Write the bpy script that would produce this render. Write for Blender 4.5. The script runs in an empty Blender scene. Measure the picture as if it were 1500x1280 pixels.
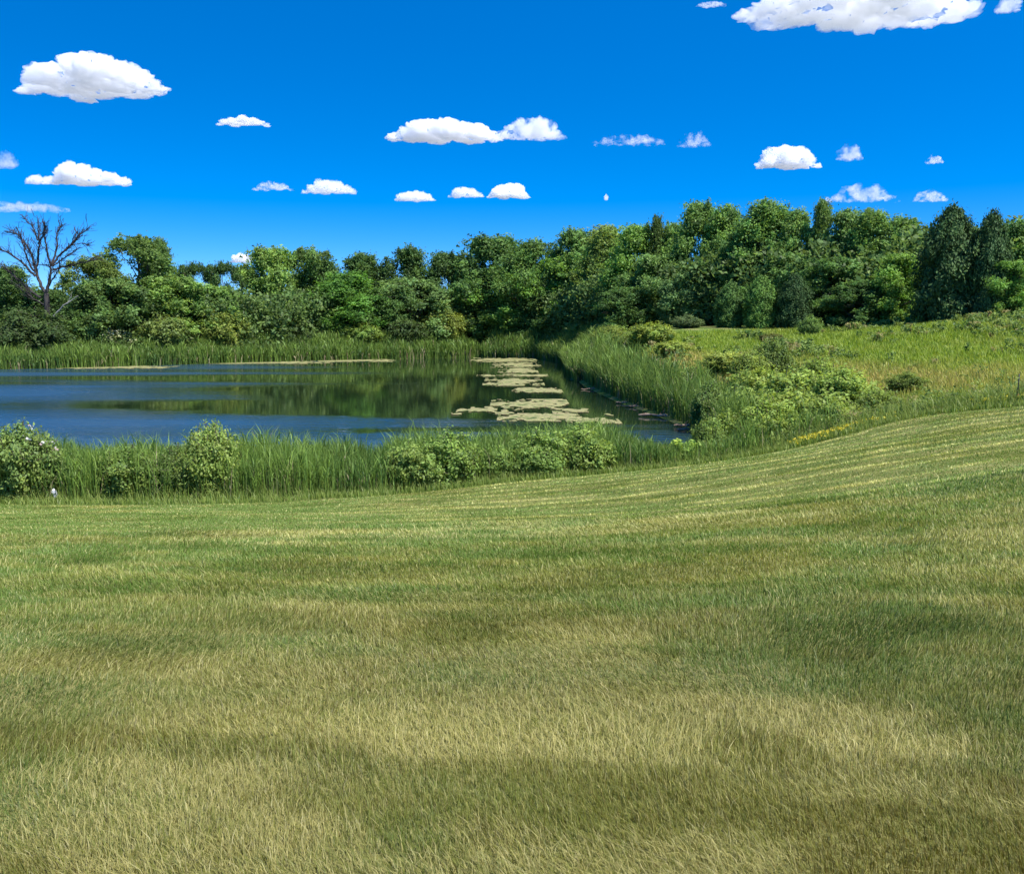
import bpy, math, random
import numpy as np
from mathutils import Vector, noise as mnoise

sc = bpy.context.scene
C = sc.collection
PI = math.pi
rad = math.radians

# ------------------------------------------------------------------ camera
F = 1400.0                                # focal length in pixels of a 1500 px wide frame
PITCH = math.atan(165.0 / F)
CAM = np.array([0.0, 0.0, 4.3])
cam_d = bpy.data.cameras.new('camera')
cam = bpy.data.objects.new('camera', cam_d)
C.objects.link(cam)
cam.location = CAM
cam.rotation_euler = (PI / 2 - PITCH, 0, 0)
cam_d.sensor_fit = 'HORIZONTAL'
cam_d.sensor_width = 36
cam_d.lens = 36 * F / 1500
cam_d.clip_start = 0.05
cam_d.clip_end = 60000
sc.camera = cam


def ray(u, v):
    a, b = (u - 750) / F, -(v - 640) / F
    return np.array([a, math.cos(PITCH) + b * math.sin(PITCH), -math.sin(PITCH) + b * math.cos(PITCH)])


def at(u, v, Y):
    """the world point seen at (u, v) that stands Y metres in front of the camera"""
    d = ray(u, v)
    return CAM + d * (Y / d[1])


def on_z(u, v, z=0.0):
    d = ray(u, v)
    return CAM + d * ((z - CAM[2]) / d[2])


# ------------------------------------------------------------------ numpy noise
def vnoise(x, y, seed=0):
    xi, yi = np.floor(x).astype(np.int64), np.floor(y).astype(np.int64)
    xf, yf = x - xi, y - yi
    xf, yf = xf * xf * (3 - 2 * xf), yf * yf * (3 - 2 * yf)

    def h(i, j):
        n = (i * 374761393 + j * 668265263 + seed * 1274126177) & 0xffffffff
        n = ((n ^ (n >> 13)) * 1274126177) & 0xffffffff
        return ((n ^ (n >> 16)) & 0xffff) / 65535.0
    return ((h(xi, yi) * (1 - xf) + h(xi + 1, yi) * xf) * (1 - yf)
            + (h(xi, yi + 1) * (1 - xf) + h(xi + 1, yi + 1) * xf) * yf)


def fbm(x, y, seed=0, octs=4):
    s, a, t = 0, 1.0, 0
    for o in range(octs):
        s = s + a * vnoise(x * 2 ** o + 17.3 * o, y * 2 ** o - 9.1 * o, seed + o)
        t += a
        a *= 0.55
    return s / t                              # 0..1


def sstep(a, b, x):
    t = np.clip((x - a) / (b - a), 0, 1)
    return t * t * (3 - 2 * t)


# ------------------------------------------------------------------ terrain
POND = np.array([on_z(u, v)[:2] for u, v in
                 [(0, 541), (150, 538), (300, 533), (450, 529), (580, 526), (700, 523), (790, 525), (830, 532),
                  (838, 550), (862, 568), (905, 588), (950, 604), (985, 617), (1012, 630)]]
                + [(7.9, 34.0), (6.6, 31.0), (3.6, 29.4), (-2, 28.0), (-10, 27.4), (-25, 27.2), (-60, 28), (-85, 50), (-80, 88)])


def pond_sd(x, y):
    """signed distance to the shoreline, negative in the water"""
    x, y = np.asarray(x, float), np.asarray(y, float)
    best = np.full(x.shape, 1e9)
    inside = np.zeros(x.shape, bool)
    n = len(POND)
    for i in range(n):
        ax, ay = POND[i]
        bx, by = POND[(i + 1) % n]
        dx, dy = bx - ax, by - ay
        t = np.clip(((x - ax) * dx + (y - ay) * dy) / (dx * dx + dy * dy), 0, 1)
        best = np.minimum(best, np.hypot(x - ax - t * dx, y - ay - t * dy))
        if ay != by:
            inside ^= ((ay > y) != (by > y)) & (x < dx * (y - ay) / dy + ax)
    return np.where(inside, -best, best)


EDGE_PX = [(0, 739, 21.5), (200, 740, 21.5), (400, 736, 21.8), (560, 726, 22.5), (750, 706, 23.8), (960, 686, 25),
           (1100, 668, 26), (1200, 648, 26.5), (1320, 615, 26.5), (1500, 596, 25.5)]
EDGE = [at(*e) for e in EDGE_PX]
EX = np.array([-120, -40] + [e[0] for e in EDGE] + [26, 60, 120])
EY = np.array([21.0, 21.2] + [e[1] for e in EDGE] + [23.5, 20, 16])


def edge_y(x):
    return np.interp(x, EX, EY) + 0.22 * (fbm(np.asarray(x) * 1.3, np.asarray(x) * 0 + 3.3, 5, 3) - .5)


ctrl = [tuple(e) for e in EDGE]
ctrl += [tuple(at(u, v, Y)) for u, v, Y in [
    (0, 1280, 2.75), (750, 1280, 2.75), (1500, 1280, 2.75),
    (0, 1000, 4.65), (750, 1000, 4.55), (1500, 1000, 4.45),
    (0, 850, 8.2), (500, 850, 8.1), (1000, 850, 7.7), (1500, 850, 6.95),
    (0, 780, 12.6), (400, 778, 12.6), (800, 765, 12.8), (1000, 740, 15.0), (1500, 700, 12.2),
    (0, 755, 17), (400, 752, 17), (1250, 700, 15.2), (1500, 640, 17.5),
    (1300, 585, 35), (1500, 566, 31), (1500, 512, 44), (1490, 470, 58), (1350, 478, 64), (1200, 490, 69),
    (1000, 482, 78), (900, 488, 92), (850, 494, 105), (1050, 545, 50), (1095, 640, 33), (1100, 655, 28.8),
    (1160, 640, 30.5), (1238, 618, 33.5), (1120, 588, 42), (1230, 572, 42), (960, 525, 58), (1200, 522, 52), (1350, 515, 50)]]
ctrl += [(x, -12, 2.9) for x in (-25, 0, 25)] + [(-20, 0, 2.7), (20, 0, 2.8), (-30, 10, 1.7), (28, 10, 2.6), (40, 25, 3.0), (45, 45, 4.5),
        (60, 70, 5.2), (-45, 20, .3), (-90, 20, .4), (-60, 110, 1.4), (-30, 118, 1.5), (-15, 134, 1.6), (0, 140, 2.0),
        (-100, 60, 1.0), (-90, 110, 1.4), (20, 120, 4.2), (40, 95, 5.0), (0, 165, 3.0), (60, 150, 5), (-60, 160, 2), (110, 60, 5), (110, 0, 3)]
ctrl = np.array(ctrl)


def _phi(r2):
    return 0.5 * r2 * np.log(r2 + 1e-9)


def _fit():
    n = len(ctrl)
    P = ctrl[:, :2] / 50
    r2 = ((P[:, None] - P[None]) ** 2).sum(-1)
    A = np.zeros((n + 3, n + 3))
    A[:n, :n] = _phi(r2) + np.eye(n) * 2e-4
    A[:n, n] = A[n, :n] = 1
    A[:n, n + 1:] = P
    A[n + 1:, :n] = P.T
    return P, np.linalg.solve(A, np.r_[ctrl[:, 2], 0, 0, 0])


_P, _W = _fit()


def ground_z(x, y):
    x, y = np.atleast_1d(np.asarray(x, float)), np.atleast_1d(np.asarray(y, float))
    out = np.empty(x.shape)
    xf, yf = x.ravel(), y.ravel()
    o = out.ravel()
    for s in range(0, xf.size, 20000):
        a, b = xf[s:s + 20000], yf[s:s + 20000]
        ax, by = np.clip(a, -115, 115), np.clip(b, -14, 165)
        r2 = (ax[:, None] / 50 - _P[None, :, 0]) ** 2 + (by[:, None] / 50 - _P[None, :, 1]) ** 2
        z = _phi(r2) @ _W[:-3] + _W[-3] + ax / 50 * _W[-2] + by / 50 * _W[-1]
        z = np.maximum(z, 0.16)
        sd = pond_sd(a, b)
        z = np.where(sd > 0, 0.02 + (z - .02) * sstep(-0.5, 5.0, sd), 0.02 + np.maximum(0.22 * sd, -1.4))
        lawn = b < edge_y(a)
        rough = np.where(lawn, 0.012, 0.10) * (fbm(a * .9, b * .9, 11, 3) - .5) * np.where(sd > 0.5, 1, 0)
        o[s:s + 20000] = z + rough
    return o.reshape(x.shape)


def gz(x, y):
    return float(ground_z(x, y)[0])


# ------------------------------------------------------------------ materials
def new_mat(name):
    m = bpy.data.materials.new(name)
    m.use_nodes = True
    nt = m.node_tree
    nt.nodes.clear()
    out = nt.nodes.new('ShaderNodeOutputMaterial')
    return m, nt, out


def foliage_mat(name, trans=0.3, gloss=0.06, rough=0.45, tint=True):
    """colour comes from the per-leaf attribute times the object's own colour"""
    m, nt, out = new_mat(name)
    L = nt.links.new
    at_ = nt.nodes.new('ShaderNodeAttribute')
    at_.attribute_name = 'Col'
    col = at_.outputs['Color']
    if tint:
        oi = nt.nodes.new('ShaderNodeObjectInfo')
        mx = nt.nodes.new('ShaderNodeMix')
        mx.data_type = 'RGBA'
        mx.blend_type = 'MULTIPLY'
        mx.inputs[0].default_value = 1
        L(at_.outputs['Color'], mx.inputs[6])
        L(oi.outputs['Color'], mx.inputs[7])
        col = mx.outputs[2]
    d = nt.nodes.new('ShaderNodeBsdfDiffuse')
    t = nt.nodes.new('ShaderNodeBsdfTranslucent')
    g = nt.nodes.new('ShaderNodeBsdfGlossy')
    g.inputs['Roughness'].default_value = rough
    g.inputs['Color'].default_value = (1, 1, 1, 1)
    L(col, d.inputs['Color'])
    hs = nt.nodes.new('ShaderNodeHueSaturation')
    hs.inputs['Hue'].default_value = .485
    hs.inputs['Saturation'].default_value = 1.1
    hs.inputs['Value'].default_value = 1.2
    L(col, hs.inputs['Color'])
    L(hs.outputs['Color'], t.inputs['Color'])
    a = nt.nodes.new('ShaderNodeMixShader')
    a.inputs[0].default_value = trans
    L(d.outputs[0], a.inputs[1])
    L(t.outputs[0], a.inputs[2])
    b = nt.nodes.new('ShaderNodeMixShader')
    b.inputs[0].default_value = gloss
    L(a.outputs[0], b.inputs[1])
    L(g.outputs[0], b.inputs[2])
    L(b.outputs[0], out.inputs['Surface'])
    return m


def noise_mat(name, cols, scale=3.0, rough=0.9, bump=0.3, detail=6, coord='Object', stretch=(1, 1, 1), lo=.3, hi=.7):
    m, nt, out = new_mat(name)
    L = nt.links.new
    tc = nt.nodes.new('ShaderNodeTexCoord')
    mp = nt.nodes.new('ShaderNodeMapping')
    mp.inputs['Scale'].default_value = stretch
    L(tc.outputs[coord], mp.inputs[0])
    n = nt.nodes.new('ShaderNodeTexNoise')
    n.inputs['Scale'].default_value = scale
    n.inputs['Detail'].default_value = detail
    n.inputs['Roughness'].default_value = .65
    L(mp.outputs[0], n.inputs['Vector'])
    r = nt.nodes.new('ShaderNodeValToRGB')
    while len(r.color_ramp.elements) < len(cols):
        r.color_ramp.elements.new(.5)
    for i, c in enumerate(cols):
        r.color_ramp.elements[i].position = lo + (hi - lo) * i / max(1, len(cols) - 1)
        r.color_ramp.elements[i].color = (*c, 1)
    L(n.outputs['Fac'], r.inputs[0])
    p = nt.nodes.new('ShaderNodeBsdfPrincipled')
    p.inputs['Roughness'].default_value = rough
    p.inputs['Specular IOR Level'].default_value = .25
    L(r.outputs[0], p.inputs['Base Color'])
    if bump:
        b = nt.nodes.new('ShaderNodeBump')
        b.inputs['Strength'].default_value = bump
        b.inputs['Distance'].default_value = .05
        L(n.outputs['Fac'], b.inputs['Height'])
        L(b.outputs[0], p.inputs['Normal'])
    L(p.outputs[0], out.inputs['Surface'])
    return m


M_LEAF = foliage_mat('leaf', .44, .012, .55)
M_NEEDLE = foliage_mat('needle', .15, .01, .6)
M_BLADE = foliage_mat('grass_blade', .35, .02, .5, tint=False)
M_REED = foliage_mat('reed_blade', .32, .015, .5, tint=False)
M_BARK = noise_mat('bark', [(.045, .035, .026), (.11, .09, .07), (.17, .145, .12)], 6, .9, .5, stretch=(1, 1, .25))
M_DEAD = noise_mat('dead_wood', [(.016, .014, .013), (.042, .036, .033), (.085, .075, .068)], 3, .85, .5, stretch=(1, 1, .3))
M_PALEWOOD = noise_mat('bleached_wood', [(.25, .22, .18), (.42, .38, .32), (.5, .46, .4)], 5, .85, .4, stretch=(1, 1, .3))
M_LOG = noise_mat('wet_log', [(.10, .065, .045), (.24, .17, .12), (.38, .29, .21)], 4, .7, .4)
M_MUD = noise_mat('earth', [(.045, .032, .02), (.09, .066, .038), (.13, .10, .055)], .8, .95, .4)


# ------------------------------------------------------------------ mesh helpers
def mesh_np(name, verts, faces, mat, cols=None, smooth=False):
    """verts (N,3), faces (M,k) of one size, cols (N,3) per vertex"""
    me = bpy.data.meshes.new(name)
    N, (M, k) = len(verts), faces.shape
    me.vertices.add(N)
    me.vertices.foreach_set('co', np.ascontiguousarray(verts, np.float32).ravel())
    me.loops.add(M * k)
    me.loops.foreach_set('vertex_index', np.ascontiguousarray(faces, np.int32).ravel())
    me.polygons.add(M)
    me.polygons.foreach_set('loop_start', np.arange(0, M * k, k, dtype=np.int32))
    if cols is not None:
        a = me.color_attributes.new('Col', 'BYTE_COLOR' if N > 400000 else 'FLOAT_COLOR', 'POINT')
        c4 = np.ones((N, 4), np.float32)
        c4[:, :3] = cols
        a.data.foreach_set('color', c4.ravel())
    me.materials.append(mat)
    me.update(calc_edges=True)
    if smooth:
        me.polygons.foreach_set('use_smooth', np.ones(M, bool))
    return me


def link(name, me, parent=None):
    o = bpy.data.objects.new(name, me)
    C.objects.link(o)
    if parent:
        o.parent = parent
    return o


def tag(o, label=None, cat=None, group=None, kind=None):
    for k, v in (('label', label), ('category', cat), ('group', group), ('kind', kind)):
        if v:
            o[k] = v
    return o


def tube_mesh(name, paths, mat, sides=7):
    """paths: list of (points (n,3), radii (n,)); tapered round limbs as one mesh"""
    V, Q = [], []
    base = 0
    for pts, rr in paths:
        pts = np.asarray(pts, float)
        n = len(pts)
        tan = np.gradient(pts, axis=0)
        tan /= np.linalg.norm(tan, axis=1)[:, None] + 1e-9
        ref = np.array([0.31, 0.87, 0.38]) if abs(tan[0] @ np.array([0.31, 0.87, 0.38])) < .9 else np.array([1., 0, 0])
        a = np.cross(tan, ref)
        a /= np.linalg.norm(a, axis=1)[:, None] + 1e-9
        b = np.cross(tan, a)
        th = np.linspace(0, 2 * PI, sides, endpoint=False)
        ring = pts[:, None] + np.asarray(rr)[:, None, None] * (np.cos(th)[None, :, None] * a[:, None] + np.sin(th)[None, :, None] * b[:, None])
        V.append(ring.reshape(-1, 3))
        i, j = np.meshgrid(np.arange(n - 1), np.arange(sides), indexing='ij')
        j2 = (j + 1) % sides
        Q.append((np.stack([i * sides + j, i * sides + j2, (i + 1) * sides + j2, (i + 1) * sides + j], -1) + base).reshape(-1, 4))
        base += n * sides
    return mesh_np(name, np.concatenate(V), np.concatenate(Q), mat, smooth=True)


def leaf_quads(cen, nrm, size, rng, aspect=1.7, up=0.0):
    """diamond leaves: (4 verts) around each centre, facing nrm"""
    n = len(cen)
    nrm = nrm / (np.linalg.norm(nrm, axis=1)[:, None] + 1e-9)
    r = rng.normal(size=(n, 3))
    r[:, 2] += up
    t = r - (r * nrm).sum(1)[:, None] * nrm
    t /= np.linalg.norm(t, axis=1)[:, None] + 1e-9
    b = np.cross(nrm, t)
    s = np.asarray(size).reshape(-1, 1)
    L, Wd = s * .5 * aspect ** .5, s * .5 / aspect ** .5
    V = np.stack([cen - t * L, cen + b * Wd - t * L * .1 + nrm * Wd * .25, cen + t * L, cen - b * Wd - t * L * .1 + nrm * Wd * .25], 1)
    return V.reshape(-1, 3), np.arange(4 * n).reshape(n, 4)


def wander(rng, p0, p1, n=6, amt=.08):
    t = np.linspace(0, 1, n)[:, None]
    p = np.asarray(p0) * (1 - t) + np.asarray(p1) * t
    L = np.linalg.norm(np.asarray(p1) - np.asarray(p0))
    p[1:-1] += rng.normal(size=(n - 2, 3)) * amt * L * .5
    return p


# ------------------------------------------------------------------ tree prototypes: 10 m tall, 1 = crown radius scale
def crown_color(rng, n_clump, clump_id, base=(.128, .225, .062), var=.5):
    f = 1 + var * (rng.random(n_clump) - .5) * 2
    yel = rng.random(n_clump) ** 2 * .5
    c = np.array(base)[None] * f[:, None]
    c[:, 0] *= 1 + yel * .8
    c[:, 1] *= 1 + yel * .35
    out = c[clump_id] * (1 + .35 * (rng.random(len(clump_id)) - .5))[:, None]
    return np.clip(out, 0, 1)


def broadleaf(seed, profile, rad_, n_lobe, n_clump, per, leaf, loose=.32, base_lo=.05, open_=.0, lobe_r=.36):
    """profile: crown radius share at heights 0..1;  returns trunk mesh, crown mesh"""
    rng = np.random.default_rng(seed)
    H = 10.0
    paths = []
    tops = []
    lean = rng.normal(size=2) * .25
    tp = np.array([[0, 0, -.4], [0, 0, 0], [lean[0] * .3, lean[1] * .3, 2.2], [lean[0] * .8, lean[1] * .8, 4.6], [lean[0], lean[1], 6.8], [lean[0] * 1.2, lean[1] * 1.2, 8.8]])
    tp[2:, :2] += rng.normal(size=(4, 2)) * .12
    paths.append((tp, [.26, .22, .18, .13, .08, .03]))
    lobes = []
    n_lobe = int(n_lobe * 1.8)
    lobe_r *= .74
    for i in range(n_lobe):
        h = base_lo + (1 - base_lo) * (i + rng.random()) / n_lobe
        R = np.interp(h, np.linspace(0, 1, len(profile)), profile) * rad_
        a = i * 2.399 + rng.normal() * .5
        lr = max(.4, rad_ * lobe_r * (.55 + .8 * rng.random()))
        rr = max(0, R - lr * .75) * (1 if rng.random() < .78 else .45) * (1.3 if rng.random() < .16 else .85 + .2 * rng.random())
        z = min(h * H, H - lr * .75)
        z = max(z, lr * .55)
        c = np.array([math.cos(a) * rr, math.sin(a) * rr, z])
        lobes.append((c, lr))
        z0 = max(.8, z - rr * .9 - .5)
        p0 = np.array([np.interp(z0, tp[:, 2], tp[:, 0]), np.interp(z0, tp[:, 2], tp[:, 1]), z0])
        mid = wander(rng, p0, c, 6, .12)
        r0 = max(.035, .11 * (1 - z0 / H))
        paths.append((mid, np.linspace(r0, .02, 6)))
        for k in range(3):
            q = c + rng.normal(size=3) * lr * .6
            paths.append((wander(rng, mid[3], q, 4, .15), np.linspace(r0 * .5, .012, 4)))
    trunk = tube_mesh('trunk', paths, M_BARK, 6)
    for i in range(6):                            # ragged tufts at the top
        a = i * 2.1 + rng.random()
        lobes.append((np.array([math.cos(a) * rad_ * .28 * rng.random() ** .5 + lean[0], math.sin(a) * rad_ * .28 + lean[1], H * (.86 + .12 * rng.random())]), rad_ * .09))
    wts = np.array([l[1] ** 1.6 for l in lobes])
    n_clump = int(n_clump * 1.15)
    li = rng.choice(len(lobes), n_clump, p=wts / wts.sum())
    lc = np.array([l[0] for l in lobes])[li]
    lr = np.array([l[1] for l in lobes])[li]
    d = rng.normal(size=(n_clump, 3))
    d[:, 2] = d[:, 2] * .95 + .25
    d /= np.linalg.norm(d, axis=1)[:, None]
    rr = lr * (1 - (1 - .3 - open_) * rng.random(n_clump) ** 2.2) * (1 + .2 * rng.normal(size=n_clump))
    cc = lc + d * rr[:, None] * np.array([1, 1, .85])
    cc[:, 2] = np.clip(cc[:, 2], .15, 9.4)
    ci = np.repeat(np.arange(n_clump), per)
    loose *= 1.3
    spread = loose * (.45 + 1.0 * rng.random(n_clump))
    leaf = leaf * .62
    ax = d * .55 + np.array([0, 0, .75]) + rng.normal(size=d.shape) * .35
    ax /= np.linalg.norm(ax, axis=1)[:, None]
    ln = (.35 + 1.0 * rng.random(n_clump) ** 1.6) * loose / .32
    t = rng.random(len(ci))
    cen = cc[ci] + ax[ci] * (ln[ci] * (t - .3))[:, None] + rng.normal(size=(len(ci), 3)) * (spread[ci] * (1.05 - .75 * t))[:, None] * np.array([1, 1, .75])
    nrm = d[ci] * .8 + rng.normal(size=(len(ci), 3)) * .7 + np.array([0, 0, .55])
    sz = leaf * (.6 + .8 * rng.random(len(ci)))
    V, Q = leaf_quads(cen, nrm, sz, rng, 1.6)
    col = crown_color(rng, n_clump, ci)
    crown = mesh_np('crown', V, Q, M_LEAF, np.repeat(col, 4, 0))
    return trunk, crown


def conifer(seed, rad_, n_clump, per, leaf):
    """dense columnar cedar with upright sprays"""
    rng = np.random.default_rng(seed)
    H = 10.0
    tp = np.array([[0, 0, -.3], [.02, 0, 3], [0, .03, 6], [0, 0, 9.6]])
    trunk = tube_mesh('trunk', [(tp, [.18, .13, .08, .02])], M_BARK, 6)
    h = 1 - rng.random(n_clump) ** .62
    R = rad_ * np.minimum(1, (1 - h) ** .55 * 1.7) * (.82 + .18 * np.minimum(1, h * 8))
    a = rng.random(n_clump) * 2 * PI
    R = R * (.9 + .30 * np.sin(a * 5 + h * 21) * np.sin(h * 37 + a) + .16 * rng.normal(size=n_clump)) * (1 - .5 * rng.random(n_clump) ** 2.2)
    cc = np.stack([np.cos(a) * R, np.sin(a) * R, .15 + h * 9.6], 1)
    ci = np.repeat(np.arange(n_clump), per)
    cen = cc[ci] + rng.normal(size=(len(ci), 3)) * np.array([.12, .12, .30])
    d = np.stack([np.cos(a), np.sin(a), np.full(n_clump, .25)], 1)
    nrm = d[ci] + rng.normal(size=(len(ci), 3)) * .55
    V, Q = leaf_quads(cen, nrm, leaf * (.6 + .8 * rng.random(len(ci))), rng, 2.6, up=2.2)
    col = crown_color(rng, n_clump, ci, (.075, .135, .045), .35)
    crown = mesh_np('crown', V, Q, M_NEEDLE, np.repeat(col, 4, 0))
    return trunk, crown


def shrub(seed, n_stem, leaf, n_leaf, spread=.55, upright=.5, base=(.12, .185, .055)):
    """multi-stemmed leafy shrub, 1 m tall, 1 m wide, leaves along its twigs"""
    rng = np.random.default_rng(seed)
    paths, pts, dirs = [], [], []
    for i in range(n_stem):
        a = rng.random() * 2 * PI
        r = spread * math.sqrt(rng.random())
        hgt = (1 - .55 * (r / spread) ** 2) * (.8 + .25 * rng.random())
        p0 = np.array([math.cos(a) * r * .4, math.sin(a) * r * .4, -.04])
        p1 = np.array([math.cos(a) * r, math.sin(a) * r, hgt])
        st = wander(rng, p0, p1, 6, .08)
        paths.append((st, np.linspace(.012, .004, 6)))
        for k in range(5):
            t = .25 + .7 * rng.random()
            q = st[min(5, int(t * 5))]
            e = q + np.array([rng.normal() * .14, rng.normal() * .14, .06 + .12 * rng.random()])
            paths.append((wander(rng, q, e, 3, .1), [.006, .004, .003]))
            pts.append((q, e))
        pts.append((st[2], st[5]))
        pts.append((st[3], st[5]))
    stems = tube_mesh('stems', paths, M_BARK, 4)
    si = rng.integers(0, len(pts), n_leaf)
    A = np.array([p[0] for p in pts])[si]
    B = np.array([p[1] for p in pts])[si]
    t = rng.random(n_leaf)[:, None]
    cen = A * (1 - t) + B * t + rng.normal(size=(n_leaf, 3)) * .045
    cen[:, 2] = np.maximum(cen[:, 2], .03)
    out = cen * np.array([1, 1, .3])
    nrm = out / (np.linalg.norm(out, axis=1)[:, None] + 1e-6) * .6 + rng.normal(size=(n_leaf, 3)) * .6 + np.array([0, 0, .7])
    V, Q = leaf_quads(cen, nrm, leaf * (.6 + .8 * rng.random(n_leaf)), rng, 2.0, up=upright)
    col = crown_color(rng, len(pts), si, base, .3)
    leaves = mesh_np('foliage', V, Q, M_LEAF, np.repeat(col, 4, 0))
    return stems, leaves


ROUND = [.55, .85, 1, 1, .9, .66, .22]
TALL = [.65, .85, 1, 1, .9, .66, .22]
LOW = [.95, 1, 1, .95, .85, .65, .35]
SPIRE = [.9, 1, .95, .8, .6, .38, .12]
VASE = [.15, .3, .55, .85, 1, .9, .55]
PROTO = {
    'round_a': broadleaf(1, ROUND, 3.6, 16, 620, 64, .30),
    'round_b': broadleaf(2, ROUND, 3.4, 20, 640, 64, .27),
    'tall_a': broadleaf(3, TALL, 2.6, 18, 560, 64, .28),
    'tall_b': broadleaf(4, TALL, 2.4, 22, 560, 64, .25, lobe_r=.32),
    'tall_c': broadleaf(5, [.7, .85, .95, 1, .85, .55, .2], 2.7, 24, 600, 64, .26, lobe_r=.28),
    'low_a': broadleaf(6, LOW, 4.4, 18, 700, 64, .34, base_lo=.08),
    'low_b': broadleaf(7, LOW, 4.8, 22, 720, 64, .36, base_lo=.06, lobe_r=.3),
    'spire_a': broadleaf(8, SPIRE, 2.2, 20, 480, 64, .25, lobe_r=.34),
    'open_a': broadleaf(9, VASE, 3.2, 15, 260, 64, .26, loose=.26, base_lo=.3, open_=.2, lobe_r=.27),
    'cedar_a': conifer(10, 1.9, 3600, 18, .17),
    'cedar_b': conifer(11, 1.5, 3000, 18, .16),
    'shrub_a': shrub(21, 60, .042, 20000),
    'shrub_b': shrub(22, 50, .048, 15000, .62, 1.0),
    'shrub_c': shrub(23, 70, .036, 22000, .5, 2.2),
    'sapling': shrub(24, 14, .09, 2400, .34, .6),
}
PARTS = {}


def place(name, cat, proto, loc, rz, scale, tint, label, group=None, parts=('trunk', 'crown')):
    r = bpy.data.objects.new(name, None)
    C.objects.link(r)
    r.location = loc
    r.rotation_euler = (0, 0, rz)
    r.scale = scale
    r.empty_display_size = .3
    tag(r, label, cat, group)
    if proto not in PARTS:
        PARTS[proto] = [bpy.data.objects.new(n, m) for n, m in zip(parts, PROTO[proto])]
        src = PARTS[proto]
        first = True
    else:
        first = False
    for o in PARTS[proto]:
        c = o if first else o.copy()
        C.objects.link(c)
        c.parent = r
        c.color = (*tint, 1)
    return r


random.seed(5)
PROTO_W = {'round_a': 3.9, 'round_b': 3.7, 'tall_a': 2.9, 'tall_b': 2.7, 'tall_c': 2.9, 'low_a': 4.7, 'low_b': 5.0, 'spire_a': 2.3, 'open_a': 3.3,
           'cedar_a': 1.9, 'cedar_b': 1.5, 'shrub_a': .58, 'shrub_b': .62, 'shrub_c': .54, 'sapling': .38}


def tree(name, cat, proto, u, vtop, hw, Y, tint, label, group=None):
    """u, vtop: where the crown's middle and top stand; hw: half width in pixels of the 1500 px photograph"""
    top = at(u, vtop, Y)
    if u < 905 and Y > 85:                    # keep clear of the water and its reeds
        need = 5.5 + .45 * hw / F * Y if proto[:5] not in ('shrub', 'sapli') else 4.0
        while pond_sd(np.array([top[0]]), np.array([top[1]]))[0] < need:
            Y += 1.0
            top = at(u, vtop, Y)
    x, y = top[0], top[1]
    z = gz(x, y)
    if Y < 33 or (u > 1040 and Y < 48):
        NEAR.append((x, y, hw / F * Y))
    unit = 1.0 if proto.startswith('shrub') or proto == 'sapling' else 10.0
    hgt = top[2] - z
    rw = hw / F * Y
    if unit == 1.0:                           # keep a bush-like build where the ground stands high
        hgt = max(hgt, .5 * rw)
        rw = min(rw, 1.15 * hgt)
    sz = hgt * (.96 if unit == 10 else 1.03) / unit
    sx = rw / PROTO_W[proto] * (1.0 if 'cedar' in proto else 1.12 if unit == 10 else 1.0)
    parts = ('stems', 'foliage') if unit == 1.0 else ('trunk', 'crown')
    return place(name, cat, proto, (x, y, z - .03), random.random() * 6.28, (sx, sx * (.9 + .2 * random.random()), sz), tint, label, group, parts)

# ------------------------------------------------------------------ ground, lawn, water
def axis(knots):
    out = []
    for a, b, s in knots:
        out.append(np.arange(a, b, s))
    return np.concatenate(out + [[knots[-1][1]]])


gx = axis([(-3000, -400, 650), (-400, -120, 40), (-120, -40, 4), (-40, -16, .8), (-16, 22, .3), (22, 50, .8), (50, 120, 4), (120, 400, 40), (400, 3000, 650)])
gy = axis([(-1500, -100, 350), (-100, -14, 10), (-14, 1, 1.5), (1, 31, .25), (31, 60, .6), (60, 140, 1.2), (140, 200, 6), (200, 600, 50), (600, 4000, 680)])
GX, GY = np.meshgrid(gx, gy)
GZ = ground_z(GX, GY)
nx, ny = len(gx), len(gy)
gv = np.stack([GX.ravel(), GY.ravel(), GZ.ravel()], 1)
i, j = np.meshgrid(np.arange(nx - 1), np.arange(ny - 1))
gf = np.stack([j * nx + i, j * nx + i + 1, (j + 1) * nx + i + 1, (j + 1) * nx + i], -1).reshape(-1, 4)
fc = gv[gf].mean(1)
is_lawn = (fc[:, 1] < edge_y(fc[:, 0])) & (fc[:, 1] > -14) & (np.abs(fc[:, 0]) < 50)


def sub(name, mask, mat):
    f = gf[mask]
    ids, inv = np.unique(f, return_inverse=True)
    return mesh_np(name, gv[ids], inv.reshape(f.shape), mat, smooth=True)


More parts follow.
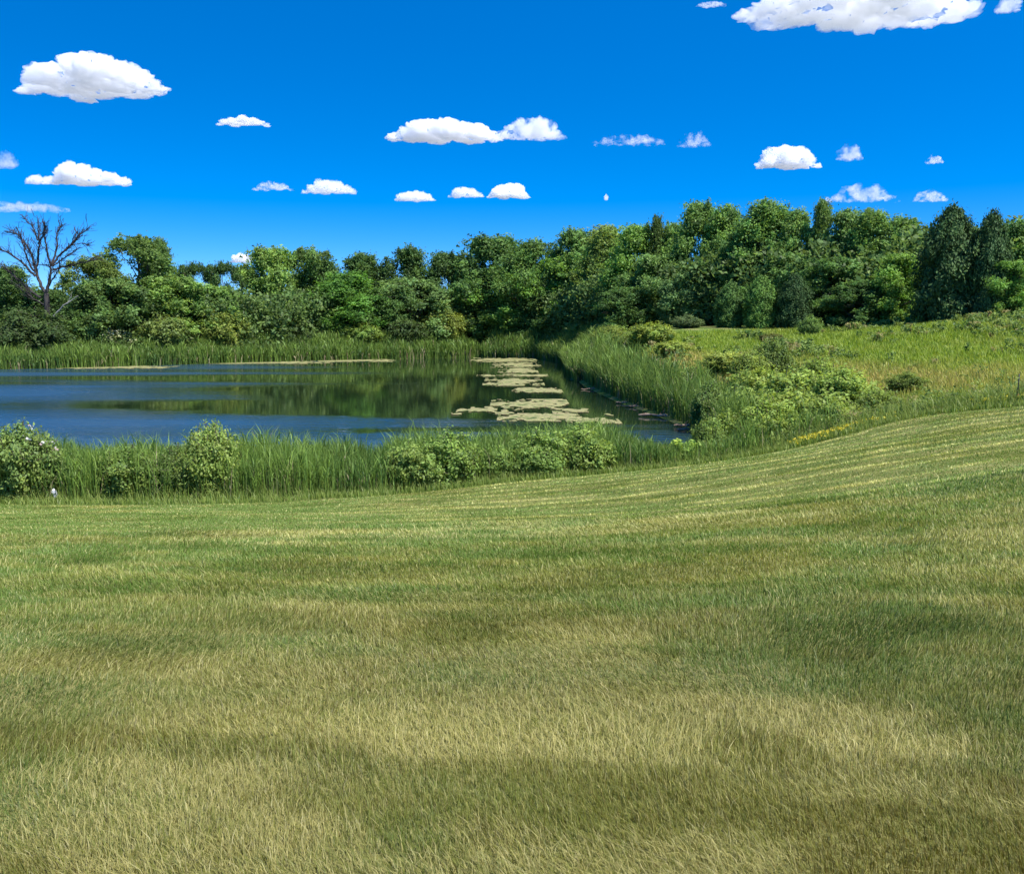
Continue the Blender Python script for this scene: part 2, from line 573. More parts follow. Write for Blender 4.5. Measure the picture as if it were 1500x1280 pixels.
def soil_mat(name, a, b, c, sc_):
    m, nt, out = new_mat(name)
    L = nt.links.new
    tc = nt.nodes.new('ShaderNodeTexCoord')
    n1 = nt.nodes.new('ShaderNodeTexNoise')
    n1.inputs['Scale'].default_value = sc_
    n1.inputs['Detail'].default_value = 8
    n2 = nt.nodes.new('ShaderNodeTexNoise')
    n2.inputs['Scale'].default_value = 38
    n2.inputs['Detail'].default_value = 5
    L(tc.outputs['Object'], n1.inputs[0])
    L(tc.outputs['Object'], n2.inputs[0])
    r = nt.nodes.new('ShaderNodeValToRGB')
    r.color_ramp.elements.new(.5)
    for e, p, q in zip(r.color_ramp.elements, (.34, .5, .66), (a, b, c)):
        e.position = p
        e.color = (*q, 1)
    ad = nt.nodes.new('ShaderNodeMath')
    ad.operation = 'MULTIPLY_ADD'
    ad.inputs[1].default_value = .45
    ad.inputs[2].default_value = -.22
    L(n2.outputs['Fac'], ad.inputs[0])
    ad2 = nt.nodes.new('ShaderNodeMath')
    L(n1.outputs['Fac'], ad2.inputs[0])
    L(ad.outputs[0], ad2.inputs[1])
    L(ad2.outputs[0], r.inputs[0])
    p = nt.nodes.new('ShaderNodeBsdfDiffuse')
    L(r.outputs[0], p.inputs[0])
    b_ = nt.nodes.new('ShaderNodeBump')
    b_.inputs['Strength'].default_value = .6
    b_.inputs['Distance'].default_value = .03
    L(n2.outputs['Fac'], b_.inputs['Height'])
    L(b_.outputs[0], p.inputs['Normal'])
    L(p.outputs[0], out.inputs[0])
    return m


tag(link('lawn', sub('lawn', is_lawn, soil_mat('lawn_turf', (.10, .115, .028), (.16, .165, .048), (.24, .22, .08), .9))), kind='structure')
tag(link('ground', sub('ground', ~is_lawn, soil_mat('meadow_soil', (.07, .12, .026), (.12, .17, .04), (.22, .20, .08), .5))), kind='structure')

# the pond
m, nt, out = new_mat('pond_water')
L = nt.links.new
tc = nt.nodes.new('ShaderNodeTexCoord')
mp1 = nt.nodes.new('ShaderNodeMapping')
mp1.inputs['Scale'].default_value = (.022, .11, 1)
mp1.inputs['Location'].default_value = (.35, .1, 0)
wn = nt.nodes.new('ShaderNodeTexNoise')            # gusts: calm and ruffled patches
wn.inputs['Scale'].default_value = 1
wn.inputs['Detail'].default_value = 5
L(tc.outputs['Object'], mp1.inputs[0])
L(mp1.outputs[0], wn.inputs[0])
sx_ = nt.nodes.new('ShaderNodeSeparateXYZ')
L(tc.outputs['Object'], sx_.inputs[0])
mr = nt.nodes.new('ShaderNodeMapRange')            # the open west side is ruffled, the sheltered east arm calm
mr.inputs[1].default_value = -30
mr.inputs[2].default_value = -6
mr.inputs[3].default_value = .34
mr.inputs[4].default_value = -.26
L(sx_.outputs[0], mr.inputs[0])
mr2 = nt.nodes.new('ShaderNodeMapRange')           # the far bank shelters the water in front of it
mr2.inputs[1].default_value = 32
mr2.inputs[2].default_value = 54
mr2.inputs[3].default_value = .42
mr2.inputs[4].default_value = -.24
L(sx_.outputs[1], mr2.inputs[0])
a0 = nt.nodes.new('ShaderNodeMath')
L(mr.outputs[0], a0.inputs[0])
L(mr2.outputs[0], a0.inputs[1])
a1 = nt.nodes.new('ShaderNodeMath')
wk = nt.nodes.new('ShaderNodeMath')
wk.operation = 'MULTIPLY_ADD'
wk.inputs[1].default_value = 1.5
wk.inputs[2].default_value = -.25
L(wn.outputs['Fac'], wk.inputs[0])
L(wk.outputs[0], a1.inputs[0])
L(a0.outputs[0], a1.inputs[1])
wr = nt.nodes.new('ShaderNodeMapRange')
wr.inputs[1].default_value = .30
wr.inputs[2].default_value = .74
wr.inputs[3].default_value = .035
wr.inputs[4].default_value = .30
L(a1.outputs[0], wr.inputs[0])
rip = nt.nodes.new('ShaderNodeTexNoise')
rip.inputs['Scale'].default_value = 2.4
rip.inputs['Detail'].default_value = 3
mp2 = nt.nodes.new('ShaderNodeMapping')
mp2.inputs['Scale'].default_value = (.4, 1, 1)
L(tc.outputs['Object'], mp2.inputs[0])
L(mp2.outputs[0], rip.inputs[0])
bs = nt.nodes.new('ShaderNodeMapRange')
bs.inputs[1].default_value = .035
bs.inputs[2].default_value = .30
bs.inputs[3].default_value = .012
bs.inputs[4].default_value = .85
L(wr.outputs[0], bs.inputs[0])
bp = nt.nodes.new('ShaderNodeBump')
bp.inputs['Distance'].default_value = .22
L(bs.outputs[0], bp.inputs['Strength'])
L(rip.outputs['Fac'], bp.inputs['Height'])
p = nt.nodes.new('ShaderNodeBsdfPrincipled')
wc = nt.nodes.new('ShaderNodeMix')                 # murky green in the sheltered arm; reflected sky blue painted into the open water
wc.data_type = 'RGBA'
wc.inputs[6].default_value = (.012, .024, .010, 1)
wc.inputs[7].default_value = (.022, .064, .112, 1)
wcf = nt.nodes.new('ShaderNodeMapRange')
wcf.inputs[1].default_value = .035
wcf.inputs[2].default_value = .30
L(wr.outputs[0], wcf.inputs[0])
L(wcf.outputs[0], wc.inputs[0])
L(wc.outputs[2], p.inputs['Base Color'])
p.inputs['IOR'].default_value = 1.33
L(wr.outputs[0], p.inputs['Roughness'])
L(bp.outputs[0], p.inputs['Normal'])
L(p.outputs[0], out.inputs[0])
M_WATER = m
wx, wy = np.meshgrid(np.linspace(-82, 13, 40), np.linspace(25.5, 133, 45))
wv = np.stack([wx.ravel(), wy.ravel(), np.zeros(wx.size)], 1)
i, j = np.meshgrid(np.arange(39), np.arange(44))
wf = np.stack([j * 40 + i, j * 40 + i + 1, (j + 1) * 40 + i + 1, (j + 1) * 40 + i], -1).reshape(-1, 4)
keep = pond_sd(wv[wf].mean(1)[:, 0], wv[wf].mean(1)[:, 1]) < 3.5
tag(link('water', mesh_np('water', wv, wf[keep], M_WATER)), kind='structure')


# ------------------------------------------------------------------ blades of grass and reeds
def blades(name, x, y, h, w, lean, lean_a, yaw, col, tip, mat, z=None):
    """bent strips: 5 verts, 3 triangles each; lean = share of the height the tip is carried sideways"""
    n = len(x)
    z = ground_z(x, y) if z is None else z
    base = np.stack([x, y, z - .01], 1)
    ld = np.stack([np.cos(lean_a), np.sin(lean_a), np.zeros(n)], 1)
    wd = np.stack([np.cos(yaw), np.sin(yaw), np.zeros(n)], 1) * (w * .5)[:, None]
    up = np.array([0, 0, 1.])
    vz = np.sqrt(np.maximum(.06, 1 - np.minimum(lean, .97) ** 2))
    mid = base + up * (h * .58 * (.35 + .65 * vz))[:, None] + ld * (h * lean * .30)[:, None]
    end = base + up * (h * vz)[:, None] + ld * (h * lean)[:, None]
    V = np.stack([base - wd, base + wd, mid - wd * .85, mid + wd * .85, end], 1).reshape(-1, 3)
    k = np.arange(n)[:, None] * 5
    T = np.concatenate([k + np.array([[0, 1, 3]]), k + np.array([[0, 3, 2]]), k + np.array([[2, 3, 4]])], 1).reshape(-1, 3)
    c = np.empty((n, 5, 3), np.float32)
    c[:, 0] = c[:, 1] = col * .9
    c[:, 2] = c[:, 3] = col
    c[:, 4] = tip
    return mesh_np(name, V, T, mat, np.clip(c.reshape(-1, 3), 0, 1))


def lerp(a, b, t):
    return a + (b - a) * t[:, None]


rng = np.random.default_rng(77)


def frustum_points(n, d0, d1, power, tan=.66):
    """random points in a widening wedge in front of the photographer, denser close by"""
    q = rng.random(n)
    e = 2 - power
    d = (d0 ** e + q * (d1 ** e - d0 ** e)) ** (1 / e)
    a = (rng.random(n) * 2 - 1) * tan
    return a * d, d


# mown lawn
x, y = frustum_points(1150000, 1.9, 29, 1.62)
q, y2 = frustum_points(420000, 1.6, 29, 1.35)             # the lawn goes on to both sides
x2 = np.where(q > 0, 1, -1) * (.655 * y2 + 5.0 * rng.random(len(y2)))
x, y = np.r_[x, x2], np.r_[y, y2]
ok = y < edge_y(x) - .02
x, y = x[ok], y[ok]
n = len(x)
d = np.hypot(x, y)
wav = fbm(x * .55, y * .9, 31, 3) - .5
patch = .45 * fbm(x * .45 + 40, y * .75, 32, 4) + .55 * fbm(x * .9, y * 1.9 + x * .2, 38, 3)                     # dry against green
fine = fbm(x * 2.3, y * 3.4, 33, 3)
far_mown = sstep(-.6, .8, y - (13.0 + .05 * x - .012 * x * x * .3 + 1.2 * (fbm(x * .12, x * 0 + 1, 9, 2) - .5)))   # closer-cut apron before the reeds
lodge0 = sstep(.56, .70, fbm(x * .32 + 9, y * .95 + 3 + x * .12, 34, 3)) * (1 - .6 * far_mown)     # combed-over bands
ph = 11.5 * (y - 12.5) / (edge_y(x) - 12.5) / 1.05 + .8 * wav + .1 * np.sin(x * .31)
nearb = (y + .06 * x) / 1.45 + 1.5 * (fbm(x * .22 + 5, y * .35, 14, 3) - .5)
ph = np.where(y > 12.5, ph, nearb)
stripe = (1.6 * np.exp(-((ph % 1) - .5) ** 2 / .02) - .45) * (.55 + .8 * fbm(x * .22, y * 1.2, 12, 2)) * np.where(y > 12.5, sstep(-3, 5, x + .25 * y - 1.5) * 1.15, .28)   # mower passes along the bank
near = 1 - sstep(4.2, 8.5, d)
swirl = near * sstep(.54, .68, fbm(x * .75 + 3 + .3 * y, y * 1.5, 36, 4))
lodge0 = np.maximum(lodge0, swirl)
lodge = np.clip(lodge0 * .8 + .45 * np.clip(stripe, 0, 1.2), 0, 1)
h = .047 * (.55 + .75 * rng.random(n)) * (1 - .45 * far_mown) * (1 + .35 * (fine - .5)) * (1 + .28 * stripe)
long_ = rng.random(n) < .03 + .05 * near + .10 * swirl
h = np.where(long_, h * (1.5 + .6 * rng.random(n)), h)
h *= 1 + .012 * d
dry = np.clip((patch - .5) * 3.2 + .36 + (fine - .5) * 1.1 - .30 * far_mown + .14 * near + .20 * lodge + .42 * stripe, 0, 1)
green = np.array([.090, .158, .022])
olive = np.array([.198, .214, .038])
straw = np.array([.44, .41, .155])
r1 = rng.random(n)
col = lerp(np.broadcast_to(green, (n, 3)), olive, np.clip(dry * 1.15 + .35 * (r1 - .5), 0, 1))
isstraw = rng.random(n) < (.05 + .24 * dry + .22 * lodge + .18 * swirl) * (1 - .25 * near * (1 - swirl))
col = np.where(isstraw[:, None], lerp(col, straw, .55 + .45 * rng.random(n)), col)
brown = rng.random(n) < (.10 + .14 * dry + .26 * near * (1 - swirl) * sstep(.35, .6, fbm(x * .6, y * .9, 37, 3)))
col = np.where(brown[:, None] & ~isstraw[:, None], col * np.array([.72, .58, .62]), col)
col = col * (1 + .30 * (rng.random(n) - .5))[:, None]
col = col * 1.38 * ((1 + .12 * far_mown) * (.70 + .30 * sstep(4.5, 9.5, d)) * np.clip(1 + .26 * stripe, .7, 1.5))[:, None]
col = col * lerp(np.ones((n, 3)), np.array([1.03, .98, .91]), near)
tip = lerp(col, straw * 1.2, .15 + .2 * rng.random(n))
la = 2.4 + 7.5 * (fbm(x * .5, y * .8, 35, 3) - .5) + rng.normal(size=n) * .55
la = np.where(rng.random(n) < .22, rng.random(n) * 6.28, la)
lean = np.clip(.42 + .48 * lodge + .22 * rng.normal(size=n), .05, .96)
w = np.maximum(.0024, .00068 * d) * (.7 + .6 * rng.random(n))
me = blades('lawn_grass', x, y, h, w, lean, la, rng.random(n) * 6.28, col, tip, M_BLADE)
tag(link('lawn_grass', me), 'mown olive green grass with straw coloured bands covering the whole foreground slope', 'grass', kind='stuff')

# meadow on the hill and the unmown fringe along the lawn
x1 = rng.uniform(-24, 20, 42000)
y1 = edge_y(x1) + rng.random(42000) ** 1.3 * 2.2 + .0
a = rng.uniform(.0, .74, 300000)
dd = 24 + 50 * rng.random(300000) ** .85
x2, y2 = a * dd, dd
x = np.r_[x1, x2]
y = np.r_[y1, y2]
fr = np.r_[np.ones(len(x1)), np.zeros(len(x2))]
x1n = len(x1)
sd = pond_sd(x, y)
ok = (y > edge_y(x) + .02) & (sd > 1.0)
x, y, fr, sd = x[ok], y[ok], fr[ok], sd[ok]
n = len(x)
d = np.hypot(x, y)
pt = fbm(x * .16 + 3, y * .11, 41, 4)
f2 = fbm(x * .7, y * .5, 42, 3)
tan_ = np.exp(-(((x - 15.5) / 5.5) ** 2 + ((y - 41) / 9) ** 2)) + .9 * np.exp(-(((x - 9.3) / 2.6) ** 2 + ((y - 56) / 7) ** 2))
t = np.clip((pt - .55) * 2.0 + 1.5 * tan_ + (f2 - .5) * .7, 0, 1) * (1 - fr)
g1 = np.array([.17, .29, .025])
g2 = np.array([.33, .41, .05])
st_ = np.array([.52, .40, .12])
col = lerp(lerp(np.broadcast_to(g1, (n, 3)), g2, rng.random(n)), st_, t * rng.random(n) ** .6)
col = np.where((fr > 0)[:, None], lerp(np.broadcast_to(np.array([.12, .21, .03]), (n, 3)), np.array([.30, .36, .09]), rng.random(n)), col)
col = col * (1 + .45 * (rng.random(n) - .5))[:, None]
near_edge = sstep(0, 2.5, y - edge_y(x))
h = np.where(fr > 0, .14 + .62 * rng.random(n) * np.clip((y - edge_y(x)) / 1.2, .15, 1), (.08 + .30 * rng.random(n) ** 1.5) * (.35 + .65 * near_edge) * (.7 + .7 * f2))
la = np.where(rng.random(n) < .3, 2.9 + rng.normal(size=n) * .5, rng.random(n) * 6.28)
me = blades('meadow_grass', x, y, h, np.maximum(.011, .0005 * d) * (.7 + .8 * rng.random(n)), np.clip(.4 + .25 * rng.normal(size=n), .05, .95), la,
            rng.random(n) * 6.28, col, lerp(col, st_, .3 * rng.random(n)), M_BLADE)
tag(link('meadow_grass', me), 'tall unmown meadow grass with tan patches on the bank and hill right of pond', 'grass', kind='stuff')


def reeds(name, x, y, hmin, hmax, w0, label, pale=.04, lush=1.25, g=None, leafy=.8):
    n = len(x)
    d = np.hypot(x, y)
    z = np.maximum(ground_z(x, y), -.25)
    clump = fbm(x * .8, y * .8, 51, 3)
    h = (hmin + (hmax - hmin) * rng.random(n) ** .7) * (.55 + .9 * clump)
    ga, gb = g or (np.array([.036, .088, .018]), np.array([.17, .26, .046]))
    col = lerp(np.broadcast_to(ga, (n, 3)), gb, np.clip(rng.random(n) * .7 + (clump - .5) * 1.2 + .15, 0, 1)) * lush
    h = h * (1 - .42 * sstep(2.8, 4.8, x) * (y < 31.5) * (x < 6.6))         # shorter growth where the corner of the pond shows
    dead = rng.random(n) < pale
    col = np.where(dead[:, None], np.array([.42, .36, .20]) * (.6 + .5 * rng.random(n))[:, None], col)
    col = col * (1 + .35 * (rng.random(n) - .5))[:, None]
    h = np.where(dead, h * (.45 + .5 * rng.random(n)), h)
    la = np.where(rng.random(n) < .3, 3.0 + rng.normal(size=n) * .7, rng.random(n) * 6.28)
    lean = np.clip(.20 + .14 * rng.normal(size=n), .02, .7)
    w = np.maximum(w0, .0007 * d) * (.6 + .7 * rng.random(n))
    tipc = lerp(col, np.array([.28, .34, .07]), .5 * rng.random(n))
    if leafy:                                     # side leaves bending off the stalks
        k = rng.integers(0, n, int(n * leafy))
        m_ = len(k)
        z2 = z[k] + h[k] * (.25 + .5 * rng.random(m_))
        x = np.r_[x, x[k] + .02 * rng.normal(size=m_)]
        y = np.r_[y, y[k] + .02 * rng.normal(size=m_)]
        z = np.r_[z, z2]
        lean = np.r_[lean, np.clip(.62 + .2 * rng.normal(size=m_), .2, .95)]
        la = np.r_[la, rng.random(m_) * 6.28]
        w = np.r_[w, w[k] * 1.15]
        br = (.75 + .7 * rng.random(m_))[:, None]
        col = np.r_[col, col[k] * br]
        tipc = np.r_[tipc, tipc[k] * br]
        h = np.r_[h, h[k] * (.25 + .3 * rng.random(m_))]
        n = len(x)
    me = blades(name, x, y, h, w, lean, la, rng.random(n) * 6.28, col, tipc, M_REED, z)
    return tag(link(name, me), label, 'reeds', kind='stuff')


# ------------------------------------------------------------------ the dead tree on the far left bank
def dead_tree(Y=101.0):
    base = at(72, 512, Y)
    bx, by = base[0], base[1]
    bz = gz(bx, by)
    rg = np.random.default_rng(8)
    root = bpy.data.objects.new('dead_tree', None)
    C.objects.link(root)
    root.location = (bx, by, bz)
    tag(root, 'tall bare dead tree with dark branching limbs at far left edge of wood', 'dead tree')
    S = Y / F

    def P(pts, z0, dep):
        # pts: (u, v) as seen in the photograph; dep spreads the limb towards or away from the viewer
        out = []
        for k, (u, v) in enumerate(pts):
            q = at(u, v, Y)
            out.append([q[0] - bx, z0 + dep * k / max(1, len(pts) - 1), q[2] - bz])
        return np.array(out)

    def smooth(p):
        t = np.arange(len(p))
        tt = np.linspace(0, len(p) - 1, (len(p) - 1) * 4 + 1)
        q = np.stack([np.interp(tt, t, p[:, c]) for c in range(3)], 1)
        q[1:-1] = (q[:-2] + 2 * q[1:-1] + q[2:]) / 4
        q[1:-1] += rg.normal(size=(len(q) - 2, 3)) * .035
        return q
    limbs = [
        ([(69, 432), (60, 420), (50, 397), (46, 383), (38, 365), (28, 352), (20, 343), (8, 339), (-2, 338)], .13, 1.5),
        ([(50, 397), (44, 385), (39, 362), (36, 345)], .08, -1.0),
        ([(52, 400), (54, 384), (56, 356), (52, 340), (50, 321)], .10, .8),
        ([(55, 352), (48, 338), (42, 330), (33, 324), (26, 318)], .06, 1.6),
        ([(56, 358), (62, 350), (68, 342), (73, 332)], .055, -.8),
        ([(68, 428), (73, 412), (75, 393), (76, 388)], .15, -.2),
        ([(75, 390), (72, 372), (71, 355), (70, 342), (74, 331)], .09, -1.3),
        ([(76, 389), (80, 375), (81, 356), (81, 342), (88, 328)], .09, .6),
        ([(77, 388), (86, 373), (98, 362), (106, 348), (112, 341), (123, 334)], .085, 1.4),
        ([(86, 375), (100, 366), (113, 357), (124, 346)], .07, -1.2),
        ([(77, 390), (88, 382), (100, 373), (110, 366)], .055, .4),
        ([(113, 357), (122, 357), (134, 360)], .035, -.5),
        ([(78, 395), (92, 391), (110, 386), (124, 383), (138, 379)], .075, 1.0),
        ([(71, 418), (80, 410), (90, 399), (98, 390)], .06, -1.5),
        ([(52, 405), (40, 390), (26, 377), (10, 367), (-8, 361)], .10, -1.2),
        ([(60, 436), (48, 430), (34, 419), (20, 408), (6, 396), (-10, 385)], .10, 1.15),
        ([(66, 447), (52, 438), (40, 428), (28, 416)], .06, -.9),
        ([(54, 388), (64, 388), (73, 391)], .03, .2),
    ]
    trunk = smooth(P([(72, 514), (71, 480), (69, 455), (68, 430)], 0, .1))
    obj = link('trunk', tube_mesh('trunk', [(trunk, np.linspace(.36, .26, len(trunk)))], M_DEAD, 9), root)
    for pts, r, dep in limbs:
        p = smooth(P(pts, 0, dep * .9))
        tubes = [(p, np.linspace(r * 1.35, .04, len(p)))]
        L_ = np.linalg.norm(np.diff(p, axis=0), axis=1).sum()
        for k in range(int(L_ * 6.5)):
            a = rg.integers(len(p) // 4, len(p) - 1)
            dirv = p[min(a + 2, len(p) - 1)] - p[a - 1]
            dirv = dirv / (np.linalg.norm(dirv) + 1e-6)
            e = dirv * 1.0 + rg.normal(size=3) * np.array([.55, .5, .45]) + np.array([0, 0, .3])
            ln = .4 + 1.3 * rg.random()
            q = wander(rg, p[a], p[a] + e / np.linalg.norm(e) * ln, 5, .12)
            tubes.append((q, np.linspace(.028, .013, 5)))
            if rg.random() < .7:
                e2 = e + rg.normal(size=3) * .6
                tubes.append((wander(rg, q[2], q[2] + e2 / np.linalg.norm(e2) * ln * .5, 4, .1), np.linspace(.024, .015, 4)))
        link('limb', tube_mesh('limb', tubes, M_DEAD, 6), root)
    br = [(smooth(P([(71, 478), (84, 462), (97, 449), (110, 442), (124, 434)], -.3, -1.2)), .10),
          (smooth(P([(104, 446), (110, 436), (113, 427)], -.9, -.3)), .05)]
    o = link('broken_limb', tube_mesh('broken_limb', [(q, np.linspace(r, r * .35, len(q))) for q, r in br], M_PALEWOOD, 7), root)
    o['label'] = 'pale bleached broken limb leaning out to the right'


dead_tree()

